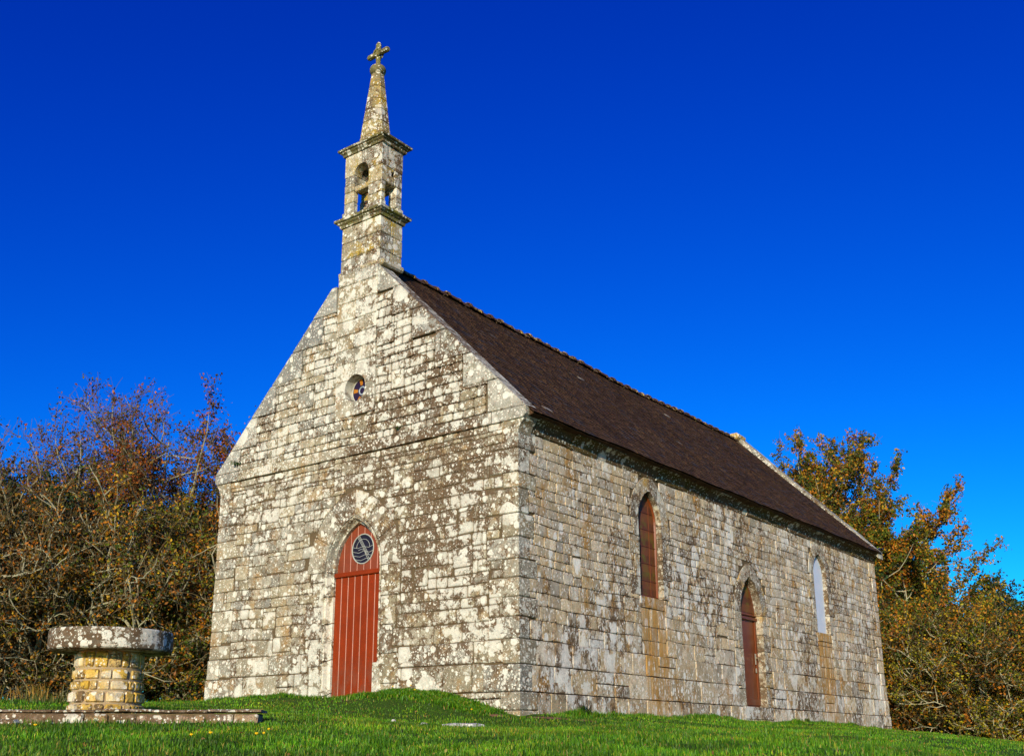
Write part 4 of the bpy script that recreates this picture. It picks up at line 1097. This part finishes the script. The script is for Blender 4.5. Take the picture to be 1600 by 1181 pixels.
pi_ = rng.choice(5, n, p=[.28, .36, .22, .11, .03]); C = pal[pi_] * rng.uniform(.75, 1.25, (n, 1)); C *= (.5 + 1.15 * vnoise(X, Y, 1.6, 7) * (.5 + vnoise(X, Y, 5.5, 8)))[:, None]; yl = np.clip(vnoise(X, Y, .9, 9) * 1.8 - .8, 0, 1)[:, None]; C = C * (1 + yl * np.array([.6, .12, .1]))
lawn = blade_mesh('grass', X, Y, Hh, Wd, C); tag(lawn, 'short sunlit green grass covering the mound around the chapel', 'grass', kind='stuff')
# taller growth: mound beside the door, foot of the walls, foreground fringe
def scatter(cx_, cy_, sx, sy, n): return rng.normal(cx_, sx, n), rng.normal(cy_, sy, n)
xs, ys, hs, ws = [], [], [], []
for cx_, cy_, sx, sy, n_, h_, w_ in ((-2.2, -.22, .55, .14, 4600, .085, .020), (-1.2, -.3, .45, .14, 3400, .075, .020), (-.45, -.35, .3, .12, 1800, .065, .018), (-3.2, -.12, .5, .06, 900, .08, .012), (-6, -.12, 1.2, .07, 2400, .08, .012)):
    a_, b_ = scatter(cx_, cy_, sx, sy, n_); xs.append(a_); ys.append(-np.abs(b_ + .05) - .05); hs.append(rng.uniform(.5, 1.1, n_) * h_); ws.append(np.full(n_, w_))
for y0, y1, n_, h_ in ((.8, 17, 7000, .085), (1.0, 1.9, 700, .12), (6.2, 7.4, 600, .10), (9.6, 10.4, 600, .10)):
    xs.append(.07 + np.abs(rng.normal(0, .10, n_))); ys.append(rng.uniform(y0, y1, n_)); hs.append(rng.uniform(.5, 1.1, n_) * h_); ws.append(np.full(n_, .012))
cx_, cy_, D = grass_points(260, 5, 17, rad(29), 1.0)
for a_, b_, d_ in zip(cx_, cy_, D): xs.append(rng.normal(a_, .07, 34)); ys.append(rng.normal(b_, .07, 34)); hs.append(rng.uniform(.05, .105, 34)); ws.append(np.full(34, .009))
X, Y, D = grass_points(9000, 4.6, 8.2, rad(30), 1.0)
xs.append(X); ys.append(Y); hs.append(rng.uniform(.05, .10, 9000)); ws.append(np.full(9000, .007))
X, Y, hs, ws = np.concatenate(xs), np.concatenate(ys), np.concatenate(hs), np.concatenate(ws); cl = vnoise(X, Y, 3.2, 11); hs = hs * (.45 + 1.1 * cl); k = keep_mask(X, Y) & (rng.random(len(X)) < .35 + cl); X, Y, hs, ws = X[k], Y[k], hs[k], ws[k]; n = len(X)
C = pal[rng.choice(5, n, p=[.3, .38, .2, .08, .04])] * rng.uniform(.6, 1.25, (n, 1))
tag(blade_mesh('tall_grass', X, Y, hs, ws, C, .6), 'longer rough grass and broad weeds banked against the foot of the chapel walls', 'grass', kind='stuff')

# bare earth patches
for i, (x, y, a_) in enumerate(((.62, -.02, .42), (1.12, .10, .22), (-.1, -.38, .20))):
    mb = MB(); V = []; F = []; sub = 18
    for k_ in (1, .5):
        for j in range(sub):
            t = 2 * math.pi * j / sub; r_ = a_ * k_ * R.uniform(.75, 1.1); xx, yy = x + r_ * math.cos(t), y + r_ * math.sin(t) * .7
            if xx < .07 and yy > -.07: yy = min(yy, -.08) if x < 0 else yy; xx = max(xx, .075) if x > 0 else xx
            V.append((xx, yy, gz(xx, yy) + (.018 if k_ < 1 else .004)))
    V.append((x, y, gz(x, y) + .022))
    for j in range(sub): j2 = (j + 1) % sub; F += [(j, j2, sub + j2, sub + j), (sub + j, sub + j2, 2 * sub)]
    mb.add(V, F, orient=False); tag(mb.build('bare_earth', MAT['soil'], smooth=True), kind='structure')

# dandelions
def dandelion(x, y, h, r_, label):
    z = gz(x, y); t = tag(empty('dandelion', (x, y, z)), label, 'flower', 'yellow dandelions dotted in the grass')
    mb = MB(); lx = R.uniform(-.02, .02); tube(mb, [(x, y, z), (x + lx * .5, y, z + h * .6), (x + lx, y, z + h)], [.003, .0025, .002], 5); mb.build('stem', MAT['stem'], t)
    mb = MB(); V = []; F = []; n = 18
    for ring, (rr, zz) in enumerate(((r_, .004), (r_ * .66, .012), (r_ * .3, .014))):
        for k in range(n):
            a_ = 2 * math.pi * k / n + ring * .2; q = rr * (1 if k % 2 else .72); V.append((x + lx + q * math.cos(a_), y + q * math.sin(a_) - .004, z + h + zz + (.004 if k % 2 else 0)))
    V.append((x + lx, y, z + h + .012)); V.append((x + lx, y, z + h - .006))
    for i in range(2):
        for k in range(n): j = (k + 1) % n; F.append((i * n + k, i * n + j, i * n + n + j, i * n + n + k))
    for k in range(n): j = (k + 1) % n; F += [(2 * n + k, 2 * n + j, 3 * n), (j, k, 3 * n + 1)]
    mb.add(V, F, orient=False); mb.build('flower_head', MAT['petal'], t)
for a_ in ((2.43, -7.65, .10, .017, 'bright dandelion left of a close pair, below the right end of the kerb'),
           (2.75, -7.40, .09, .016, 'larger open dandelion of the close pair in the lower left grass'),
           (2.54, -7.16, .07, .012, 'small dandelion bud at the right side of the close pair'),
           (2.64, -8.00, .12, .014, 'tall-stemmed dandelion leftmost of the foreground flowers by the kerb end'),
           (-.17, -7.74, .06, .019, 'lone dandelion in front of the kerb, below the table pillar'),
           (-2.07, -.20, .13, .016, 'small yellow dandelion on the crest of the grassy mound right of the red door'),
           (-1.77, -.42, .12, .016, 'yellow dandelion on the right shoulder of the mound, by the front wall'),
           (-.46, -.60, .07, .016, 'yellow dandelion low on the bank near the chapel corner'),
           (-2.42, -.24, .12, .015, 'yellow dandelion on the mound nearest to the red door'),
           (2.30, -6.9, .08, .013, 'orange-tinged dandelion behind the bright one in the lower left grass')): dandelion(*a_)

# ================================================================== trees
def leaf_mesh(name, P, size, cols, parent, flat=.0):
    P = np.asarray(P); n = len(P); a_ = rng.normal(size=(n, 3)); a_ /= np.linalg.norm(a_, axis=1)[:, None]
    b_ = rng.normal(size=(n, 3)); b_ -= a_ * (a_ * b_).sum(1)[:, None]; b_ /= np.linalg.norm(b_, axis=1)[:, None]; c_ = np.cross(a_, b_)
    s_ = size * rng.uniform(.6, 1.25, (n, 1)); V = np.zeros((n, 4, 3))
    V[:, 0] = P - a_ * s_ * .5; V[:, 1] = P + b_ * s_ * .30 + c_ * s_ * .10; V[:, 2] = P + a_ * s_ * .5; V[:, 3] = P - b_ * s_ * .30 + c_ * s_ * .10
    T = (np.arange(n)[:, None] * 4 + [0, 1, 2, 0, 2, 3]).reshape(-1).astype(np.int32)
    me = bpy.data.meshes.new(name); me.vertices.add(n * 4); me.vertices.foreach_set('co', (V - np.array(wloc(parent))).reshape(-1) if parent else V.reshape(-1))
    me.loops.add(len(T)); me.loops.foreach_set('vertex_index', T); me.polygons.add(n * 2); me.polygons.foreach_set('loop_start', np.arange(0, len(T), 3, dtype=np.int32)); me.update(calc_edges=True)
    at = me.attributes.new('Col', 'FLOAT_COLOR', 'POINT'); at.data.foreach_set('color', np.repeat(np.c_[cols, np.ones(n)], 4, 0).reshape(-1)); me.materials.append(MAT['leaf'])
    o = bpy.data.objects.new(name, me); COL.objects.link(o); o.parent = parent; return o
def tubes_np(name, branches, mat, parent, sides):
    """branches: list of (points list, radii)"""
    V = []; F = []; k0 = 0; org = wloc(parent)
    cs = [(math.cos(2 * math.pi * k / sides), math.sin(2 * math.pi * k / sides)) for k in range(sides)]
    for pts, rs in branches:
        d = (pts[-1] - pts[0]); d = d.normalized() if d.length > 1e-6 else Vector((0, 0, 1)); a_ = d.orthogonal().normalized(); b_ = d.cross(a_)
        for p, r_ in zip(pts, rs):
            for c_, s_ in cs: q = p + a_ * (c_ * r_) + b_ * (s_ * r_) - org; V.append((q.x, q.y, q.z))
        for i in range(len(pts) - 1):
            for k in range(sides): j = (k + 1) % sides; F.append((k0 + i * sides + k, k0 + i * sides + j, k0 + (i + 1) * sides + j, k0 + (i + 1) * sides + k))
        k0 += len(pts) * sides
    me = bpy.data.meshes.new(name); me.from_pydata(V, [], F); me.materials.append(mat); o = bpy.data.objects.new(name, me); COL.objects.link(o); o.parent = parent; return o
PAL = {'rust': [(.30, .07, .008), (.16, .05, .007), (.44, .14, .008), (.06, .035, .006), (.07, .07, .008), (.22, .12, .008)],
       'mixed': [(.46, .17, .008), (.24, .085, .006), (.18, .17, .008), (.05, .085, .006), (.46, .27, .010), (.10, .13, .007), (.06, .06, .006)],
       'olive': [(.20, .18, .008), (.08, .11, .007), (.38, .17, .008), (.36, .30, .010), (.035, .05, .006)],
       'dark': [(.018, .035, .010), (.03, .06, .014), (.05, .05, .012), (.025, .022, .010), (.04, .085, .02)],
       'brown': [(.16, .07, .008), (.04, .03, .006), (.42, .14, .008), (.035, .05, .006), (.26, .14, .008), (.07, .05, .007)]}  # 'brown' holds near-black leaves that paint depth shade into the foliage
def grow_tree(name, label, x, y, top, width, seed, pal='rust', dens=1., base=None, stems=3, leaf=.085, twig_w=1., low=.12, cat='tree', bare_top=0., group=None, lean=0., wig=.17, limbs=14, rise=.35):
    q = random.Random(seed); z0 = (gz(x, y) if base is None else base) - .1; Hh = top - z0
    root = tag(empty(name, (x, y, z0)), label, cat, 'autumn trees behind the chapel' if cat == 'tree' else 'bushes growing under the trees')
    B = [[], [], [], []]; LV = []
    def rv(s_): return Vector((q.gauss(0, s_), q.gauss(0, s_), q.gauss(0, s_)))
    def branch(p, d, ln, r_, lev, nseg):
        pts = [p.copy()]; rs = [r_]; upk = (.10, .12, .10, .06)[lev]
        for i in range(nseg):
            d = (d + rv(wig * (.5 if lev == 0 else 1)) + Vector((0, 0, upk))).normalized(); p = p + d * (ln / nseg); pts.append(p.copy()); rs.append(max(r_ * (1 - .8 * (i + 1) / nseg), .004 * twig_w))
        B[lev].append((pts, rs)); return pts, rs
    def at(pts, t):
        f = t * (len(pts) - 1); i = min(int(f), len(pts) - 2); return pts[i].lerp(pts[i + 1], f - i), (pts[i + 1] - pts[i]).normalized()
    for s in range(stems):
        a_ = 2 * math.pi * (s + q.random() * .6) / stems; sp = (.10 if stems == 1 else .30 * width / max(Hh, 1) + .06)
        d = Vector((math.cos(a_) * sp + lean * right.x, math.sin(a_) * sp + lean * right.y, 1)).normalized(); ln = Hh * q.uniform(.88, .98) * (1 if s == 0 else q.uniform(.82, 1))
        p0 = Vector((x + .12 * math.cos(a_), y + .12 * math.sin(a_), z0))
        tr, _ = branch(p0, d, ln, .016 * Hh / stems ** .5 + .02, 0, 8)
        n1 = int(limbs + 3 * q.random())
        for i in range(n1):
            t = low + (1 - low) * (i + q.random()) / n1; p, dd = at(tr, min(t, .99)); az = q.uniform(0, 2 * math.pi)
            rel = (p.z - z0) / Hh; reach = width * (.34 + .30 * math.sin(math.pi * min(1, rel * .85 + .12))) * q.uniform(.7, 1.15)
            d1 = (Vector((math.cos(az), math.sin(az), q.uniform(.05, .75)))).normalized()
            l1 = reach; b1, _ = branch(p, d1, l1, .007 + .009 * l1, 1, 6)
            for j in range(7):
                t2 = .2 + .8 * (j + q.random()) / 7; p2, dd2 = at(b1, min(t2, .99)); d2_ = (dd2 * .6 + rv(.55) + Vector((0, 0, rise))).normalized(); l2 = l1 * q.uniform(.28, .5) * (1.15 - .5 * t2)
                b2, _ = branch(p2, d2_, l2, .009 * twig_w, 2, 4)
                nm = 5 + int(3 * max(0, (p2.z - z0) / Hh - .55) * 2.2)
                for m_ in range(nm):
                    t3 = .15 + .85 * (m_ + q.random()) / nm; p3, dd3 = at(b2, min(t3, .99)); d3_ = (dd3 * .7 + rv(.5) + Vector((0, 0, rise * .6))).normalized(); l3 = q.uniform(.22, .62)
                    b3, _ = branch(p3, d3_, l3, .0075 * twig_w, 3, 3)
                    hrel = (p3.z - z0) / Hh; dl = dens * (1 - bare_top * max(0, min(1, (hrel - .55) / .35)))
                    nl = int(8 * dl + q.random()); clump = q.random() < .85
                    if clump:
                        for _ in range(nl):
                            p4, _d = at(b3, q.random()); LV.append(p4 + rv(.065))
    for b_ in B[0]: tubes_np('trunk', [b_], MAT['bark'], root, 7)
    bush = name == 'shrub'
    tag(tubes_np('limbs', B[1] + (B[2] if bush else []), MAT['bark'], root, 4), kind='stuff'); tag(tubes_np('twigs', B[3] if bush else B[2] + B[3], MAT['twig'], root, 3), kind='stuff')
    if LV:
        P = np.array([(v.x, v.y, v.z) for v in LV]); pl = np.array(PAL[pal]); r2 = np.random.default_rng(seed)
        # each small clump leans to one colour
        key = (np.floor(P[:, 0] * 2.2) * 73 + np.floor(P[:, 1] * 2.2) * 37 + np.floor(P[:, 2] * 2.2) * 91).astype(int) % 997
        base_i = r2.integers(0, len(pl), 997)[key]; alt = r2.integers(0, len(pl), len(P)); ii = np.where(r2.random(len(P)) < .5, base_i, alt)
        tag(leaf_mesh('crown', P, leaf, pl[ii] * r2.uniform(.7, 1.3, (len(P), 1)), root), kind='stuff')
    return root
# left-hand group
grow_tree('oak_tree', 'tallest tree left of the chapel, thin nearly bare upper twigs above rusty leaves', -14.9, 2.6, 8.0, 5.0, 11, 'rust', 1.5, stems=4, limbs=20, bare_top=.7)
grow_tree('oak_tree', 'rust-leaved tree just left of the chapel, second tallest of the left group', -14.6, 4.9, 7.7, 4.8, 12, 'rust', 2.8, stems=4, limbs=18, bare_top=.2)
grow_tree('oak_tree', 'sparse rusty tree half hidden behind the left edge of the chapel', -15.3, 7.4, 6.6, 4.2, 13, 'rust', 2.2, stems=3, limbs=18, bare_top=.4)
grow_tree('oak_tree', 'thin reddish tree with bare twigs between the tallest tree and the left picture edge', -16.2, 1.3, 6.9, 4.0, 14, 'rust', 1.2, stems=4, limbs=18, bare_top=.6)
grow_tree('oak_tree', 'broad brown-leaved tree at the far left edge of the picture', -16.3, -1.0, 5.3, 4.6, 15, 'brown', 1.7, stems=4)
grow_tree('oak_tree', 'bushy brown tree standing outside the left edge of the group', -17.6, -3.4, 5.3, 4.6, 16, 'brown', 1.5, stems=3)
grow_tree('shrub', 'pale-twigged tangled bush directly behind the left half of the round table', -12.9, -.9, 3.9, 4.2, 21, 'brown', 1.0, stems=5, low=.02, twig_w=1.7, cat='bush', wig=.38, rise=.0)
grow_tree('shrub', 'pale-twigged tangled bush behind the right half of the round table', -12.0, .5, 3.9, 4.2, 22, 'mixed', 1.1, stems=5, low=.02, twig_w=1.7, cat='bush', wig=.38, rise=.0)
grow_tree('shrub', 'orange-flecked bush filling the gap between the table and the chapel wall', -11.2, 1.9, 4.0, 4.2, 23, 'mixed', 1.5, stems=5, low=.02, twig_w=1.5, cat='bush', wig=.38, rise=.0)
grow_tree('shrub', 'tangled grey-twigged bush at the lower left edge of the picture', -13.6, -2.5, 4.2, 4.4, 24, 'brown', 1.0, stems=5, low=.02, twig_w=1.8, cat='bush', wig=.38, rise=.0)
grow_tree('shrub', 'tall twiggy bush between the lowest bushes and the rusty trees, left side', -14.2, .6, 4.4, 4.6, 25, 'brown', 1.4, stems=5, low=.03, twig_w=1.5, cat='bush', wig=.34, rise=.05)
grow_tree('shrub', 'tall twiggy bush in front of the rust-leaved tree beside the chapel', -13.2, 3.0, 4.3, 4.4, 26, 'olive', 1.4, stems=5, low=.03, twig_w=1.5, cat='bush', wig=.34, rise=.05)
for i, (x, y, t_, lb) in enumerate(((-15.6, 2.4, 4.3, 'dark green evergreen bush glimpsed through the trunk of the tallest left tree'), (-14.6, 4.6, 4.6, 'dark green evergreen bush deep behind the tree beside the chapel'),
                                    (-15.9, -.8, 3.6, 'dark evergreen bush deep behind the far left trees'), (-15.0, 9.6, 4.6, 'dark evergreen bush hidden mostly by the left chapel wall'), (-18.5, -3.0, 4.0, 'dark evergreen bush at the outer left of the hedge'))):
    grow_tree('evergreen_bush', lb, x, y, t_, 5.0, 31 + i, 'dark', 3.0, stems=4, low=.03, leaf=.12, cat='bush')  # evergreens whose dark leaves also stand in for depth shade in the hedge
# right-hand group
grow_tree('oak_tree', 'tallest orange-leaved oak rising behind the right end of the roof', -4.7, 25.2, 10.2, 6.0, 41, 'mixed', 3.2, stems=6, limbs=18, base=-1.0, leaf=.115)
grow_tree('oak_tree', 'orange oak crown showing just above the rear end of the roof slope', -6.6, 26.6, 9.7, 6.0, 42, 'mixed', 3.0, stems=6, limbs=18, base=-1.0, leaf=.115)
grow_tree('oak_tree', 'full orange oak crown between the tallest oak and the rounder one', -4.0, 26.4, 8.4, 5.0, 47, 'mixed', 3.2, stems=6, limbs=18, base=-1.0, leaf=.115)
grow_tree('oak_tree', 'rounder orange and green oak right of the tallest one', -2.6, 24.7, 6.2, 4.2, 43, 'mixed', 3.2, stems=6, limbs=18, base=-1.2, leaf=.11)
grow_tree('oak_tree', 'lower olive-leaved tree in the step down towards the right edge', .4, 23.4, 3.4, 4.4, 44, 'olive', 2.4, stems=3, base=-1.2, leaf=.10)
grow_tree('oak_tree', 'low yellow-green tree at the right edge of the picture', 2.2, 22.4, 2.5, 4.2, 45, 'olive', 2.0, stems=4, base=-1.2, leaf=.095)
grow_tree('oak_tree', 'thin brownish tree beyond the right picture edge', 4.8, 22.5, 2.9, 4.2, 46, 'olive', 1.6, stems=3, base=-1.6, leaf=.095)
grow_tree('shrub', 'dense ochre bush at the rear right corner of the chapel', -1.2, 21.6, 3.3, 4.2, 51, 'mixed', 2.2, stems=5, base=-.9, low=.02, leaf=.095, twig_w=1.5, cat='bush', wig=.34, rise=.05)
grow_tree('shrub', 'brown bush in the dark hollow between the oaks and the grass', .6, 21.0, 2.4, 3.8, 52, 'brown', 2.2, stems=5, base=-.9, low=.02, leaf=.09, twig_w=1.4, cat='bush', wig=.34, rise=.05)
grow_tree('shrub', 'olive bush with pale stems near the right end of the grass', 2.3, 20.6, 2.2, 3.8, 53, 'olive', 1.6, stems=5, base=-.9, low=.02, leaf=.085, twig_w=1.8, cat='bush', wig=.34, rise=.05)
grow_tree('shrub', 'low green bush where the grass meets the right picture edge', 4.2, 20.2, 1.8, 3.6, 54, 'olive', 1.6, stems=5, base=-1.0, low=.02, leaf=.085, twig_w=1.6, cat='bush', wig=.34, rise=.05)
for i, (x, y, t_, lb) in enumerate(((-3.4, 28.0, 5.0, 'dark evergreen bush behind the tallest oak on the right'), (.0, 26.5, 2.9, 'dark evergreen bush behind the olive-leaved tree on the right'), (3.4, 25.2, 2.1, 'dark evergreen bush behind the right edge trees'), (-5.6, 23.5, 5.0, 'dark evergreen bush behind the rear gable'))):
    grow_tree('evergreen_bush', lb, x, y, t_, 6.0, 61 + i, 'dark', 3.0, stems=4, base=-1.2, low=.03, leaf=.13, cat='bush')

# small plants: dry tuft by the hedge, weeds on and against the walls
def tuft(name, x, y, n, h, w_, cols, label, cat='plant', z=None, spread=.12, lean=.8):
    z = gz(x, y) if z is None else z; mb_v = []; mb_f = []
    root = bpy.data.meshes.new(name); C_ = []
    for i in range(n):
        a_ = R.uniform(0, 6.28); bx, by = x + R.gauss(0, spread), y + R.gauss(0, spread); hh = h * R.uniform(.5, 1.1); ln = R.uniform(.2, 1) * lean * hh; px_, py_ = -math.sin(a_) * w_, math.cos(a_) * w_
        k = len(mb_v)
        for t, wf in ((0, .5), (.4, .5), (.75, .35)):
            cx_ = bx + math.cos(a_) * ln * t * t; cy_ = by + math.sin(a_) * ln * t * t; cz = z + hh * (t - .28 * t * t * lean)
            mb_v += [(cx_ - px_ * wf, cy_ - py_ * wf, cz), (cx_ + px_ * wf, cy_ + py_ * wf, cz)]
        mb_v.append((bx + math.cos(a_) * ln, by + math.sin(a_) * ln, z + hh * (1 - .42 * lean)))
        mb_f += [(k, k + 1, k + 3, k + 2), (k + 2, k + 3, k + 5, k + 4), (k + 4, k + 5, k + 6)]; cc = R.choice(cols); f_ = R.uniform(.7, 1.3); C_ += [(cc[0] * f_, cc[1] * f_, cc[2] * f_, 1)] * 7
    root.from_pydata([(a - x, b - y, c_ - z) for a, b, c_ in mb_v], [], mb_f); at = root.attributes.new('Col', 'FLOAT_COLOR', 'POINT'); at.data.foreach_set('color', [q for c_ in C_ for q in c_]); root.materials.append(MAT['grass'])
    return tag(link(name, root, None, (x, y, z)), label, cat, kind='stuff' if 'tuft' in name else None)
tuft('dry_grass_tuft', -5.4, -4.8, 110, .38, .012, [(.45, .28, .06), (.35, .2, .04), (.2, .18, .04)], 'golden dry grass tuft behind the kerb, left of the table', spread=.22)
tuft('green_grass_tuft', -6.6, -5.9, 200, .26, .012, [(.08, .10, .02), (.14, .12, .03), (.2, .14, .03)], 'rough greenish tussock at the left edge behind the kerb', spread=.45)
tuft('green_grass_tuft', -4.6, -5.0, 120, .22, .012, [(.08, .12, .02), (.12, .12, .03)], 'dull green tussock between the golden tuft and the table pillar', spread=.3)
tuft('weed', .13, 1.62, 40, .24, .03, [(.03, .06, .01), (.05, .10, .015)], 'dark leafy weed growing at the foot of the side wall near the corner', spread=.04)
tuft('weed', .14, 10.9, 26, .16, .03, [(.06, .10, .015), (.10, .15, .02)], 'small green weed at the foot of the side wall past the side door', spread=.04)
tuft('wall_fern', -7.08, -.06, 26, .13, .02, [(.03, .05, .012), (.05, .09, .015)], 'dark little fern rooted in the joint above the left end of the front wall', z=5.05, spread=.05)
tuft('wall_fern', -2.62, -.06, 16, .10, .02, [(.03, .05, .012), (.05, .09, .015)], 'tiny fern on the gable between the round window and the right slope', z=5.0, spread=.03)

# fallen leaves on the turf
n_ = 900; X, Y, D = grass_points(n_, 5, 34, rad(32), 1.0); k = keep_mask(X, Y); X, Y = X[k], Y[k]
P_ = np.c_[X, Y, ground(X, Y) + rng.uniform(.015, .04, len(X))]; pl = np.array([(.26, .15, .04), (.18, .09, .025), (.34, .26, .06)])
fl_ = empty('fallen_leaves_anchor', (0, 0, 0)); lv = leaf_mesh('fallen_leaves', P_, .034, pl[rng.integers(0, 3, len(X))], fl_); lv.parent = None; bpy.data.objects.remove(fl_)
tag(lv, 'scattered brown fallen leaves lying in the grass', 'leaves', kind='stuff')
